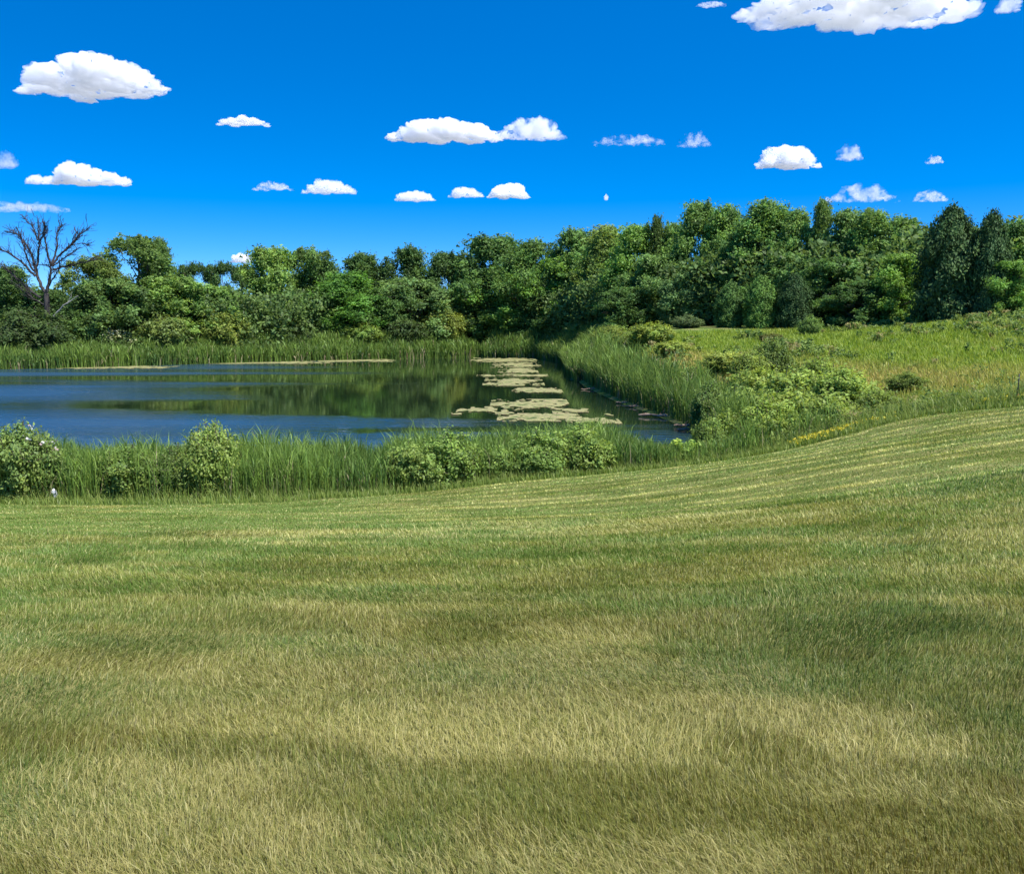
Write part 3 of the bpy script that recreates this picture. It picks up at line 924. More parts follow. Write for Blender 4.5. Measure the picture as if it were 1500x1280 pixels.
# ------------------------------------------------------------------ the wood: every tree its own thing
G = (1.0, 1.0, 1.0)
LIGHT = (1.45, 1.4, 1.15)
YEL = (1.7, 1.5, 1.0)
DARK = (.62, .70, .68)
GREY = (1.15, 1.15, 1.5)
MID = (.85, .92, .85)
wood = 'trees of the wood behind the pond'
bush = 'bushes at the foot of the wood'
T_, S_ = ('broadleaf_tree', 'tree'), ('shrub', 'shrub')
NEAR = []
TREES = [
    # left bank
    (*T_, 'round_b', 8, 388, 52, 106, MID, 'dark tree cut by the left picture edge behind the dead tree', wood),
    (*T_, 'open_a', 136, 372, 40, 110, (1.2, 1.05, .9), 'thin olive tree right of the dead tree with sky showing through', wood),
    (*T_, 'open_a', 198, 340, 50, 112, (1.0, .98, .9), 'tallest open-crowned tree on the left, standing above the willow bushes', wood),
    (*T_, 'tall_c', 232, 348, 26, 113, (.95, 1.0, .9), 'narrow tree hugging the right side of the tall open-crowned tree', wood),
    (*T_, 'open_a', 284, 380, 21, 115, DARK, 'small dark treetop left of the gap of sky', wood),
    (*T_, 'open_a', 326, 379, 23, 115, DARK, 'small dark treetop just left of the low cloud and the gap', wood),
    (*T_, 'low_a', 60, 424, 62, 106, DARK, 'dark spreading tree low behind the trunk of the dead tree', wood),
    (*T_, 'low_b', 160, 408, 62, 104, G, 'broad rounded green tree right of the dead tree behind the pale blossoms', wood),
    (*T_, 'low_a', 240, 402, 66, 104, LIGHT, 'wide light green willow mound below the tall open-crowned tree', wood),
    (*T_, 'low_b', 305, 418, 52, 104, (1.3, 1.35, 1.2), 'light green mound tree below the gap of sky', wood),
    (*T_, 'low_b', 112, 452, 40, 103, MID, 'low dark green tree close right of the dead trunk', wood),
    (*S_, 'shrub_a', 325, 450, 44, 101, YEL, 'yellow green bush at the foot of the light willow mounds', bush),
    (*S_, 'shrub_b', 238, 455, 42, 101, (1.35, 1.3, 1.1), 'loose light green bush above the reeds below the wide willow mound', bush),
    (*S_, 'shrub_a', 20, 455, 48, 98, DARK, 'very dark bush at the lower left corner of the wood', bush),
    (*S_, 'shrub_a', 50, 452, 50, 98, DARK, 'dark bush covering the foot of the dead trunk', bush),
    # middle
    (*T_, 'round_a', 395, 360, 50, 126, LIGHT, 'large light green tree right of the gap of sky', wood),
    (*T_, 'open_a', 448, 358, 34, 131, (1.1, 1.1, 1.0), 'loose feathery treetop peeking out between light green tree and dark skyline', wood),
    (*T_, 'round_b', 506, 398, 62, 125, (.9, 1.15, .8), 'big rounded bright-leaved tree with black shade below, left of centre', wood),
    (*T_, 'round_a', 470, 378, 40, 133, DARK, 'dark tree behind the left shoulder of the big rounded tree', wood),
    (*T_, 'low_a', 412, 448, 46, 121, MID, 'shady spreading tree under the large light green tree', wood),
    (*T_, 'tall_b', 530, 370, 42, 136, DARK, 'dark skyline tree directly above the big rounded tree', wood),
    (*T_, 'round_b', 597, 360, 46, 136, DARK, 'dark domed skyline tree right of the big rounded tree', wood),
    (*T_, 'tall_a', 648, 368, 34, 136, DARK, 'dark skyline tree in the dip of the treeline left of centre', wood),
    (*T_, 'low_b', 600, 408, 58, 126, (1.1, 1.1, 1.2), 'grey green spreading tree below the dark domed skyline tree', wood),
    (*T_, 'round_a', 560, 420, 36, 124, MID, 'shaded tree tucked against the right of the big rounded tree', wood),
    (*S_, 'shrub_a', 648, 442, 34, 123, YEL, 'bright pale bush glowing above the far reeds in the centre', bush),
    (*S_, 'shrub_b', 527, 470, 34, 119, (1.4, 1.45, 1.0), 'light green bush spilling over the far reeds below the rounded tree', bush),
    (*S_, 'shrub_b', 590, 462, 36, 122, DARK, 'dark bush above the far reeds left of the bright pale bush', bush),
    (*S_, 'shrub_a', 440, 478, 44, 118, DARK, 'low dark bush behind far reeds under the large light green tree', bush),
    (*T_, 'round_a', 722, 343, 58, 134, DARK, 'large dark dome forming the first hump of the central skyline', wood),
    (*T_, 'round_b', 782, 350, 44, 130, (.75, .82, .75), 'dark dome on the skyline just right of the first hump', wood),
    (*T_, 'low_a', 688, 392, 46, 128, MID, 'mid green tree in front of the large dark dome, slightly left', wood),
    (*T_, 'round_a', 752, 388, 52, 124, (1.2, 1.3, .95), 'fresh green tree in front of the large dark dome', wood),
    (*T_, 'low_b', 700, 430, 50, 122, DARK, 'shadowed low tree beside the bright pale bush', wood),
    (*T_, 'tall_a', 745, 432, 38, 120, (1.25, 1.25, 1.0), 'lighter bushy tree low in the centre of the wood', wood),
    # right of centre, the tree line comes closer
    (*T_, 'round_b', 842, 335, 44, 116, MID, 'round-topped skyline tree where the treeline starts rising to the right', wood),
    (*T_, 'tall_c', 888, 330, 40, 112, (1.2, 1.05, .9), 'olive-tinged skyline tree on the rising treeline', wood),
    (*T_, 'round_a', 828, 375, 46, 112, (1.3, 1.35, .9), 'yellowish green tree in the second row below the rising skyline', wood),
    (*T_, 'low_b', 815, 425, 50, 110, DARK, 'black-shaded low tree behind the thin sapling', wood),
    (*T_, 'tall_a', 930, 328, 36, 106, (1.1, 1.2, .9), 'mid green skyline tree left of the thin dark pole-like treetop', wood),
    (*T_, 'spire_a', 963, 314, 13, 104, (.6, .6, .5), 'thin dark pole-like treetop poking above the treeline', wood),
    (*T_, 'tall_b', 985, 325, 24, 104, (1.15, 1.15, 1.0), 'slender light treetop right of the thin dark pole-like one', wood),
    (*T_, 'tall_a', 1022, 294, 34, 98, (.95, 1.0, .9), 'tall leafy tree with a pointed tuft rising over the middle right', wood),
    (*T_, 'tall_c', 1063, 300, 32, 95, (1.1, 1.15, 1.0), 'tall feathery tree right of the pointed tuft', wood),
    (*T_, 'low_a', 892, 392, 46, 100, GREY, 'silvery grey green tree in front of the rising treeline', wood),
    (*T_, 'round_a', 955, 372, 42, 97, G, 'full green tree behind the row of shrubs on the hill crest', wood),
    (*T_, 'round_b', 1005, 400, 36, 92, GREY, 'greyish bushy tree left of the two narrow columns', wood),
    (*T_, 'low_b', 920, 420, 40, 96, DARK, 'dark low tree between silvery tree and full green tree', wood),
    (*T_, 'low_a', 1045, 372, 40, 92, DARK, 'shaded tree behind the two narrow columns', wood),
    (*T_, 'tall_c', 1124, 293, 46, 88, (1.0, 1.08, 1.0), 'tallest broad tree on the right with a ragged top', wood),
    (*T_, 'tall_b', 1096, 318, 34, 90, (.8, .85, .8), 'darker tree leaning on the left of the tallest broad tree', wood),
    (*T_, 'tall_b', 1168, 306, 32, 86, (1.2, 1.2, 1.15), 'light feathery tree right of the tallest broad tree', wood),
    (*T_, 'spire_a', 1206, 291, 18, 84, (.85, .85, .7), 'narrow pointed treetop touching the streaky cloud', wood),
    (*T_, 'tall_a', 1240, 305, 30, 82, G, 'leafy treetop under the streaky cloud', wood),
    (*T_, 'tall_c', 1278, 306, 34, 80, (1.1, 1.12, 1.0), 'twiggy topped tree between streaky cloud and dark cedar', wood),
    (*T_, 'round_b', 1325, 316, 40, 79, (.95, 1.0, .85), 'round tree close left of the tallest dark cedar', wood),
    (*T_, 'round_a', 1150, 370, 44, 83, MID, 'shadowy tree in the second row below the tallest broad tree', wood),
    (*T_, 'low_a', 1225, 376, 46, 78, (.7, .8, .75), 'deep green low tree behind the bare pale twigs', wood),
    (*T_, 'tall_a', 1322, 370, 30, 71, (1.25, 1.3, 1.0), 'tree with a bright left shoulder beside the tallest dark cedar', wood),
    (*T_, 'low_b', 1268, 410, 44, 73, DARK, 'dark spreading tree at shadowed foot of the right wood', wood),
    ('cedar_tree', 'cedar', 'cedar_a', 1398, 295, 37, 66, (.8, .88, .85), 'tallest dark columnar cedar near the right end of the wood', 'dark cedars at the wood edge'),
    ('cedar_tree', 'cedar', 'cedar_b', 1456, 300, 24, 64, (.7, .8, .8), 'slimmer dark cedar right of the tallest one', 'dark cedars at the wood edge'),
    ('cedar_tree', 'cedar', 'cedar_b', 1071, 410, 18, 79, (1.2, 1.35, 1.0), 'short columnar cedar, left of the pair on the hill crest', 'short columns on the hill crest'),
    ('cedar_tree', 'cedar', 'cedar_b', 1116, 400, 19, 77, (1.6, 1.75, 1.1), 'short columnar cedar with bright green edges, right of the pair', 'short columns on the hill crest'),
    ('cedar_tree', 'cedar', 'cedar_a', 1165, 398, 21, 76, (.7, .8, .8), 'squat dark cedar beside the bright-edged column', 'short columns on the hill crest'),
    (*T_, 'tall_c', 1490, 322, 32, 70, (.9, 1.0, .9), 'tree at the right picture edge behind the slimmer cedar', wood),
    (*T_, 'round_a', 1486, 380, 34, 63, (1.1, 1.2, .9), 'sunlit green tree low at the right picture edge', wood),
    (*T_, 'low_a', 1440, 332, 50, 79, (1.0, 1.05, .95), 'tree filling the space behind the two tall cedars', wood),
    # small growth on the crest
    ('sapling', 'sapling', 'sapling', 856, 453, 14, 92, (1.5, 1.5, 1.0), 'slim light sapling alone in front of the dark wood', 'saplings on the hill crest'),
    ('sapling', 'sapling', 'sapling', 810, 474, 9, 100, (1.4, 1.4, 1.0), 'tiny sapling left of the slim light sapling', 'saplings on the hill crest'),
    ('sapling', 'sapling', 'sapling', 906, 474, 11, 84, (1.5, 1.5, 1.0), 'little sapling between slim sapling and pale crest shrub', 'saplings on the hill crest'),
    (*S_, 'shrub_b', 954, 468, 34, 67, (1.9, 1.7, 1.1), 'pale yellow green shrub on crest above the right arm of pond', 'shrubs on the hill'),
    (*S_, 'shrub_a', 1008, 461, 32, 79, GREY, 'dull green shrub under the trees left of the two columns', 'shrubs on the hill'),
    (*S_, 'shrub_a', 1188, 462, 18, 67, (1.3, 1.45, 1.1), 'small round shrub standing alone in front of the dark wood', 'shrubs on the hill'),
    (*S_, 'shrub_b', 1130, 486, 30, 62, (1.0, .75, .7), 'brownish low shrub left of the lone round shrub', 'shrubs on the hill'),
    # on the slope
    (*S_, 'shrub_a', 1132, 497, 31, 47, (1.10, 1.13, 0.86), 'dark green shrub highest up the slope above the leafy thicket', 'shrubs on the hill'),
    (*S_, 'shrub_a', 1330, 544, 35, 36, (1.43, 1.36, 1.00), 'low dark shrub on the grassy bank right of the thicket', 'shrubs on the hill'),
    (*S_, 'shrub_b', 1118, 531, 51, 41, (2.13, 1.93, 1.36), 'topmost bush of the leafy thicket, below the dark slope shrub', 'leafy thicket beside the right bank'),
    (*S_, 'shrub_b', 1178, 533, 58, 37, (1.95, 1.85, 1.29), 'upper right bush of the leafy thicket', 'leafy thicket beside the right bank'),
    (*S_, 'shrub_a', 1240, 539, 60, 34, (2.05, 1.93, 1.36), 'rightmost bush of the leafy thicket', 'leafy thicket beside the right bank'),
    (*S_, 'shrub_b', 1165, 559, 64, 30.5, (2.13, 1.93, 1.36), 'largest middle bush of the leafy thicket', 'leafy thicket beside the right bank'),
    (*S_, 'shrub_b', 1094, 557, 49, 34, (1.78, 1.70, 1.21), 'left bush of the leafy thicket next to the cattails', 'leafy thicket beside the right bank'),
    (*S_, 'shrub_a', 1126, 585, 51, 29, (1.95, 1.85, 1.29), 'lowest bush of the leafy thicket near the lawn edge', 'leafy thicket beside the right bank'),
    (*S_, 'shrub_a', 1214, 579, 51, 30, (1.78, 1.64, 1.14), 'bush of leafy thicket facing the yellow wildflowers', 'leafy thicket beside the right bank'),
    (*S_, 'shrub_b', 1064, 511, 38, 50, (2.31, 1.93, 1.42), 'light bush on the bank left of the dark slope shrub', 'shrubs on the hill'),
    (*S_, 'shrub_b', 985, 496, 40, 60, (2.31, 1.98, 1.42), 'light bush rising from the reeds below the pale crest shrub', 'shrubs on the hill'),
    (*S_, 'shrub_c', 1018, 536, 33, 46, (1.60, 1.57, 1.14), 'willowy bush among the right bank cattails', 'shrubs on the hill'),
    (*S_, 'shrub_c', 893, 477, 29, 82, (1.95, 1.66, 1.23), 'feathery light bush left of the pale crest shrub above the reeds', 'shrubs on the hill'),
    (*S_, 'shrub_c', 925, 488, 33, 70, (1.66, 1.57, 1.14), 'feathery bush on the bank directly below the pale crest shrub', 'shrubs on the hill'),
    (*S_, 'shrub_c', 1045, 557, 35, 38, (1.26, 1.31, 1.05), 'upright leafy bush among cattails left of the thicket', 'shrubs on the hill'),
    (*S_, 'shrub_c', 1288, 571, 38, 31.5, (1.66, 1.57, 1.14), 'low feathery bush trailing off the right end of the thicket', 'leafy thicket beside the right bank'),
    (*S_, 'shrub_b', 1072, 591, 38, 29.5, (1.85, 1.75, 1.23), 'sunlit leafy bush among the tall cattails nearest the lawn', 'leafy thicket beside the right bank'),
    (*S_, 'shrub_c', 1040, 613, 29, 28.6, (1.46, 1.49, 1.05), 'small feathery bush at the lawn edge left of the leafy thicket', 'leafy thicket beside the right bank'),
    (*S_, 'shrub_c', 1100, 513, 33, 46, (2.05, 1.84, 1.33), 'pale bush left below the dark slope shrub', 'shrubs on the hill'),
    (*S_, 'shrub_c', 1200, 521, 38, 41, (1.95, 1.84, 1.23), 'pale feathery bush behind the upper right of the thicket', 'shrubs on the hill'),
    # near bank
    (*S_, 'shrub_c', 30, 618, 62, 22.7, (1.55, 1.54, 1.35), 'tall bush at the far left of the near bank with pale blossom tips', 'bushes along the near bank'),
    (*S_, 'shrub_b', 84, 655, 36, 22.9, (1.40, 1.40, 1.20), 'lower leafy bush beside the small pale litter', 'bushes along the near bank'),
    (*S_, 'shrub_c', 190, 652, 62, 23.0, (1.47, 1.47, 1.20), 'low broad bush left of the rounded willow bush on near bank', 'bushes along the near bank'),
    (*S_, 'shrub_c', 305, 618, 52, 22.9, (2.02, 1.89, 1.50), 'rounded pale willow bush standing highest on the near bank', 'bushes along the near bank'),
    (*S_, 'shrub_c', 258, 650, 40, 22.9, (1.16, 1.19, 1.05), 'dark foliage at left foot of the rounded willow bush', 'bushes along the near bank'),
    (*S_, 'shrub_b', 606, 640, 46, 24.0, (1.71, 1.68, 1.35), 'left bush of the leafy clump in the middle of near bank', 'bushes along the near bank'),
    (*S_, 'shrub_a', 662, 630, 54, 24.3, (1.63, 1.68, 1.27), 'tallest bush of the leafy clump in the middle of near bank', 'bushes along the near bank'),
    (*S_, 'shrub_b', 724, 645, 38, 24.8, (1.55, 1.61, 1.27), 'small bush between the two leafy clumps of the near bank', 'bushes along the near bank'),
    (*S_, 'shrub_a', 786, 630, 50, 25.2, (1.71, 1.75, 1.35), 'left bush of the leafy clump below the algae mats', 'bushes along the near bank'),
    (*S_, 'shrub_a', 852, 624, 54, 25.6, (1.86, 1.82, 1.42), 'right bush of the leafy clump below the algae mats', 'bushes along the near bank'),
    (*S_, 'sapling', 1002, 636, 22, 26.8, (2.33, 2.24, 1.50), 'little bright-leaved plant among the reeds at the pond corner', 'bushes along the near bank'),
]
for t in TREES:
    name, cat, proto, u, vt, hw, Y, tint, label = t[:9]
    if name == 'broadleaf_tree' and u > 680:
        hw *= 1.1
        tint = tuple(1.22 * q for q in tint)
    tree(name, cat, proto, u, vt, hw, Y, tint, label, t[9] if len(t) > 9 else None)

# near bank, between lawn and water
n = 60000
x = rng.uniform(-23, 9.5, n)
lo = edge_y(x) + .55
hi = lo + 4.2
y = lo + (hi - lo) * rng.random(n)
f = .55 + .45 * sstep(0, 2.2, y - lo)
kp = (rng.random(n) < f)
x, y = x[kp], y[kp]
for bx, by, br in NEAR:                          # the bushes shoulder the cattails aside
    kp = ~((np.abs(x - bx) < br * .92) & (y < by + .5) & (rng.random(len(x)) < .42))
    x, y = x[kp], y[kp]
reeds('reed_bed', x, y, .74, 1.30, .012, 'green cattails and sedges in the belt between lawn and near water edge', .07)
# right bank: from the near corner up the arm to the far end
segs = [(POND[i], POND[i + 1]) for i in range(6, 14)]


def band(segs, n, o0, o1, skew=1.0):
    L_ = np.array([np.hypot(*(b - a)) for a, b in segs])
    k = rng.choice(len(segs), n, p=L_ / L_.sum())
    A = np.array([s[0] for s in segs])[k]
    B = np.array([s[1] for s in segs])[k]
    t = rng.random(n)[:, None]
    T = (B - A) / np.linalg.norm(B - A, axis=1)[:, None]
    N = np.stack([-T[:, 1], T[:, 0]], 1)
    o = (o0 + (o1 - o0) * rng.random(n) ** skew)[:, None]
    P = A * (1 - t) + B * t + N * o
    return P[:, 0], P[:, 1]


cx, cy = POND.mean(0)
a_, b_ = segs[3]
T = (b_ - a_) / np.hypot(*(b_ - a_))
sgn = 1 if pond_sd(*[np.array([q]) for q in ((a_ + b_) / 2 + np.array([-T[1], T[0]]) * 1.0)])[0] > 0 else -1
x, y = band(segs, 34000, sgn * -.5, sgn * 3.0, 1.25)
kp = y > edge_y(x) + .7
x2 = rng.uniform(5.9, 8.6, 7000)
y2 = edge_y(x2) + .9 + 6.0 * rng.random(7000)
x, y = np.r_[x[kp], x2], np.r_[y[kp], y2]
sd = pond_sd(x, y)
ok = (sd > np.where(y < 72, .15, -.4)) & ((y > 37) | (x < 7.9 + .12 * rng.normal(size=len(x)))) & (sd < 1.5 + .012 * np.maximum(0, y - 36) + .7 * rng.random(len(x)))
for bx, by, br in NEAR:
    ok &= ~((np.abs(x - bx) < br * .9) & (y < by + .4) & (y > by - 4) & (rng.random(len(x)) < .85))
reeds('reed_bed', x[ok], y[ok], 1.1, 2.1, .015, 'tall dark green cattails lining the right bank of the pond', .08, 1.1)
fsegs = [(POND[i], POND[i + 1]) for i in range(0, 7)] + [(np.array([-75., 90.]), POND[0])]
x, y = band(fsegs, 52000, sgn * -.4, sgn * 6.0)
reeds('reed_bed', x, y, 1.1, 2.0, .03, 'long strip of cattails with pale dead stalks along the far shore', .10, 1.15)


# dense undergrowth that closes the foot of the wood
def undergrowth():
    rg = np.random.default_rng(61)
    line = np.array([(-75, 108), (-50, 108), (-30, 112), (-22, 124), (-8, 136), (4, 130), (12, 108), (17, 92), (24, 82), (31, 74), (40, 68), (52, 64)], float)
    n = 9000
    seg = np.linalg.norm(np.diff(line, axis=0), axis=1)
    k = rg.choice(len(seg), n, p=seg / seg.sum())
    t = rg.random(n)[:, None]
    P = line[k] * (1 - t) + line[k + 1] * t
    T = (line[k + 1] - line[k]) / seg[k][:, None]
    N = np.stack([-T[:, 1], T[:, 0]], 1)
    P = P + N * (-2 + 12 * rg.random(n))[:, None]
    hh = 7.2 * rg.random(n) * (.55 + .6 * fbm(P[:, 0] * .25, P[:, 1] * .25, 71, 3))
    cc = np.c_[P, ground_z(P[:, 0], P[:, 1]) + hh]
    ci = np.repeat(np.arange(n), 22)
    cen = cc[ci] + rg.normal(size=(len(ci), 3)) * np.array([.5, .5, .38])
    nrm = rg.normal(size=(len(ci), 3)) * .8 + np.array([.2, -.4, .6])
    V, Q = leaf_quads(cen, nrm, .34 * (.6 + .8 * rg.random(len(ci))), rg, 1.6)
    col = crown_color(rg, n, ci, (.11, .19, .052), .4)
    o = link('undergrowth', mesh_np('undergrowth', V, Q, M_LEAF, np.repeat(col, 4, 0)))
    tag(o, 'dense shaded undergrowth closing the foot of the wood', 'undergrowth', kind='stuff')


undergrowth()

def weeds():
    rg = np.random.default_rng(88)
    n = 5200
    d = 25 + 45 * rg.random(n) ** .9
    x = d * rg.uniform(.06, .66, n)
    y = d.copy()
    sd = pond_sd(x, y)
    dens = sstep(.50, .66, fbm(x * .30, y * .16, 66, 3)) * .9 + .9 * np.exp(-np.maximum(0, sd - 2) / 2.2) + .6 * np.exp(-((y - edge_y(x) - 2) / 1.6) ** 2)
    ok = (y > edge_y(x) + .8) & (sd > .9) & (rg.random(n) < dens)
    x, y, d = x[ok], y[ok], d[ok]
    n = len(x)
    hh = .18 + .55 * rg.random(n) ** 1.6
    per = 46
    ci = np.repeat(np.arange(n), per)
    t = rg.random(len(ci)) ** .7
    r = (.10 + .26 * rg.random(n))[ci] * (.4 + .9 * t)
    a = rg.random(len(ci)) * 6.28
    z = ground_z(x, y)
    cen = np.stack([x[ci] + np.cos(a) * r * np.sqrt(rg.random(len(ci))), y[ci] + np.sin(a) * r * np.sqrt(rg.random(len(ci))), z[ci] + hh[ci] * t], 1)
    nrm = rg.normal(size=(len(ci), 3)) * .7 + np.array([.1, -.2, .8])
    V, Q = leaf_quads(cen, nrm, np.maximum(.05, .0021 * d)[ci] * (.7 + .8 * rg.random(len(ci))), rg, 2.2, up=1.0)
    k = rg.random(n)
    base = lerp(np.broadcast_to(np.array([.07, .14, .03]), (n, 3)), np.array([.26, .34, .08]), k)
    base = np.where((rg.random(n) < .12)[:, None], np.array([.30, .27, .10]), base)
    col = base[ci] * (.65 + .7 * rg.random(len(ci)))[:, None]
    o = link('weeds', mesh_np('weeds', V, Q, M_LEAF, np.repeat(col, 4, 0)))
    tag(o, 'low leafy weeds scattered through the meadow and along the bank', 'weeds', kind='stuff')


weeds()

# ------------------------------------------------------------------ blossom, flowers
M_PETAL = foliage_mat('petal', .3, .02, tint=False)


def blossoms(name, parent, pts, size, cols, rg):
    pts = np.asarray(pts)
    ci = np.repeat(np.arange(len(pts)), 5)
    cen = pts[ci] + rg.normal(size=(len(ci), 3)) * size * .5
    V, Q = leaf_quads(cen, rg.normal(size=(len(ci), 3)) + np.array([0, -.3, 1.0]), np.full(len(ci), size), rg, 1.0)
    c = np.array(cols)[rg.integers(0, len(cols), len(ci))]
    return link(name, mesh_np(name, V, Q, M_PETAL, np.repeat(c, 4, 0)), parent)


r9 = np.random.default_rng(9)
elder = tree('elder_bush', 'shrub', 'shrub_a', 170, 479, 30, 99, (.9, 1.0, .8), 'bush covered in creamy white blossom at the far left shore')
a = r9.normal(size=(120, 3))
a /= np.linalg.norm(a, axis=1)[:, None]
a[:, 2] = np.abs(a[:, 2])
pp = a * np.array([.50, .50, .5]) * (.75 + .3 * r9.random(len(a)))[:, None] + np.array([.0, 0, .46])
blossoms('blossom', elder, pp, .055, [(.58, .58, .30), (.48, .52, .22), (.66, .65, .42)], r9)
for o in C.objects:
    if o.get('label', '').startswith('tall bush at the far left'):
        a = r9.normal(size=(9, 3))
        a /= np.linalg.norm(a, axis=1)[:, None]
        a[:, 2] = np.abs(a[:, 2])
        blossoms('blossom', o, a * np.array([.45, .45, .5]) + np.array([0, 0, .45]), .035, [(.75, .68, .62), (.7, .5, .45), (.8, .78, .7)], r9)


def flower_strip(us, label, yoff, dens):
    pts, stems = [], []
    for u, v, Y in us:
        for k in range(dens):
            q = at(u + r9.normal() * 14, v, Y + yoff + r9.normal() * .25)
            z = gz(q[0], q[1])
            pts.append((q[0], q[1], z + .10 + .16 * r9.random()))
    pts = np.array(pts)
    root = bpy.data.objects.new('wildflower_patch', None)
    C.objects.link(root)
    c = pts.mean(0)
    zb = gz(c[0], c[1])
    root.location = (c[0], c[1], zb)
    tag(root, label, 'wildflowers', kind='stuff')
    loc = pts - np.array([c[0], c[1], zb])
    n = len(pts)
    bx_, by_ = np.repeat(pts[:, 0], 5) + r9.normal(size=n * 5) * .08, np.repeat(pts[:, 1], 5) + r9.normal(size=n * 5) * .08
    z = ground_z(bx_, by_)
    g = np.array([.17, .26, .04]) * (.7 + .6 * r9.random(n * 5))[:, None]
    me = blades('stems', bx_ - c[0], by_ - c[1], .12 + .16 * r9.random(n * 5), np.full(n * 5, .02), np.full(n * 5, .35), r9.random(n * 5) * 6.28, r9.random(n * 5) * 6.28, g, g * 1.3, M_BLADE, z - zb)
    link('stems', me, root)
    blossoms('blossom', root, loc, .035, [(.75, .58, .03), (.68, .60, .05), (.55, .55, .08)], r9)


flower_strip([(1178, 653, 26.6), (1192, 650, 26.7), (1206, 646, 26.8), (1222, 640, 26.9)], 'bright yellow wildflowers at the lawn edge below the leafy thicket', .35, 60)
flower_strip([(1240, 634, 26.9), (1262, 628, 26.9), (1285, 622, 26.9)], 'sparse yellow green wildflowers running up the lawn edge from the bright ones', .4, 16)
flower_strip([(1440, 588, 26.4), (1470, 586, 26.3), (1500, 584, 26.1)], 'yellow wildflowers around the foot of the thin stake at right edge', .5, 34)

# thin stake at the right edge
q = at(1491, 575, 26.8)
qz = gz(q[0], q[1])
root = bpy.data.objects.new('stake', None)
C.objects.link(root)
root.location = (q[0], q[1], qz)
tag(root, 'thin dark metal stake standing in grass at the right edge', 'stake')
hgt = (q[2] - qz) + 27 / F * 26.8
link('post', tube_mesh('post', [(np.array([[0, 0, -.2], [0, 0, hgt * .5], [.01, 0, hgt], [.01, 0, hgt + .01]]), [.022, .02, .018, .002])], noise_mat('dark_metal', [(.03, .03, .035), (.06, .055, .05)], 8, .5, .1), 8), root)
link('base_sleeve', tube_mesh('base_sleeve', [(np.array([[0, 0, 0], [0, 0, .12], [0, 0, .24], [0, 0, .245]]), [.045, .045, .04, .005])], noise_mat('red_plastic', [(.30, .06, .04), (.42, .10, .06)], 6, .5, .1), 8), root)


# small pale litter at the left lawn edge: a crumpled bag
def litter():
    q = at(80, 716, 22.3)
    z = gz(q[0], q[1])
    rg = np.random.default_rng(3)
    import bmesh
    bm = bmesh.new()
    bmesh.ops.create_icosphere(bm, subdivisions=4, radius=1)
    for v in bm.verts:
        p = v.co.copy()
        f = 1 + .35 * mnoise.noise(p * 1.7 + Vector((4, 1, 2))) + .16 * mnoise.noise(p * 5)
        v.co = Vector((p.x * .085, p.y * .075, p.z * .16)) * f
        v.co.x -= v.co.z * .35
        v.co.z += .14
    me = bpy.data.meshes.new('litter')
    bm.to_mesh(me)
    bm.free()
    me.materials.append(noise_mat('pale_plastic', [(.50, .50, .62), (.72, .72, .80), (.8, .8, .85)], 9, .4, .3))
    o = link('litter', me)
    o.location = (q[0], q[1], z + .06)
    o.scale = (.75, .75, .75)
    tag(o, 'small crumpled whitish litter lying in grass at the far left lawn edge', 'litter')


litter()

# ------------------------------------------------------------------ floating algae mats and logs
M_ALGAE = noise_mat('algae', [(.05, .08, .02), (.15, .17, .05), (.34, .33, .13), (.22, .16, .09), (.30, .29, .10)], 2.2, .9, .5, 8, stretch=(.6, 1, 1), lo=.4, hi=.6)


def algae(u, v, hw, hh, label, seed, thr=.0):
    c = on_z(u, v)
    y0, y1 = on_z(u, v + hh)[1], on_z(u, v - hh)[1]
    a = hw / F * c[1]
    ny_, nx_ = 56, 110
    X, Yy = np.meshgrid(np.linspace(-1, 1, nx_), np.linspace(-1, 1, ny_))
    wx_, wy_ = c[0] + X * a, y0 + (Yy + 1) / 2 * (y1 - y0)
    f = 1 - np.sqrt(X ** 2 + Yy ** 2) + 2.6 * (fbm(wx_ * .7 + seed * 7, wy_ * .45, 80 + seed, 4) - .5) + 2.3 * (fbm(wx_ * 3.0, wy_ * 1.3, 90 + seed, 3) - .5) - thr - .10
    V = np.stack([wx_.ravel(), wy_.ravel(), np.full(wx_.size, .018)], 1)
    V[:, 2] += .03 * fbm(wx_.ravel() * 2, wy_.ravel() * 2, 5, 2)
    i_, j_ = np.meshgrid(np.arange(nx_ - 1), np.arange(ny_ - 1))
    q = np.stack([j_ * nx_ + i_, j_ * nx_ + i_ + 1, (j_ + 1) * nx_ + i_ + 1, (j_ + 1) * nx_ + i_], -1).reshape(-1, 4)
    fm = f.ravel()[q].mean(1)
    q = q[(fm > 0) & (pond_sd(V[q].mean(1)[:, 0], V[q].mean(1)[:, 1]) < .8)]
    if len(q) < 4:
        return
    ids, inv = np.unique(q, return_inverse=True)
    ctr = np.array([c[0], (y0 + y1) / 2, 0])
    me = mesh_np('algae_mat', V[ids] - ctr, inv.reshape(q.shape), M_ALGAE, smooth=True)
    o = link('algae_mat', me)
    o.location = ctr
    so = o.modifiers.new('thickness', 'SOLIDIFY')
    so.thickness = .02
    tag(o, label, 'algae', 'yellowish algae mats on the pond')


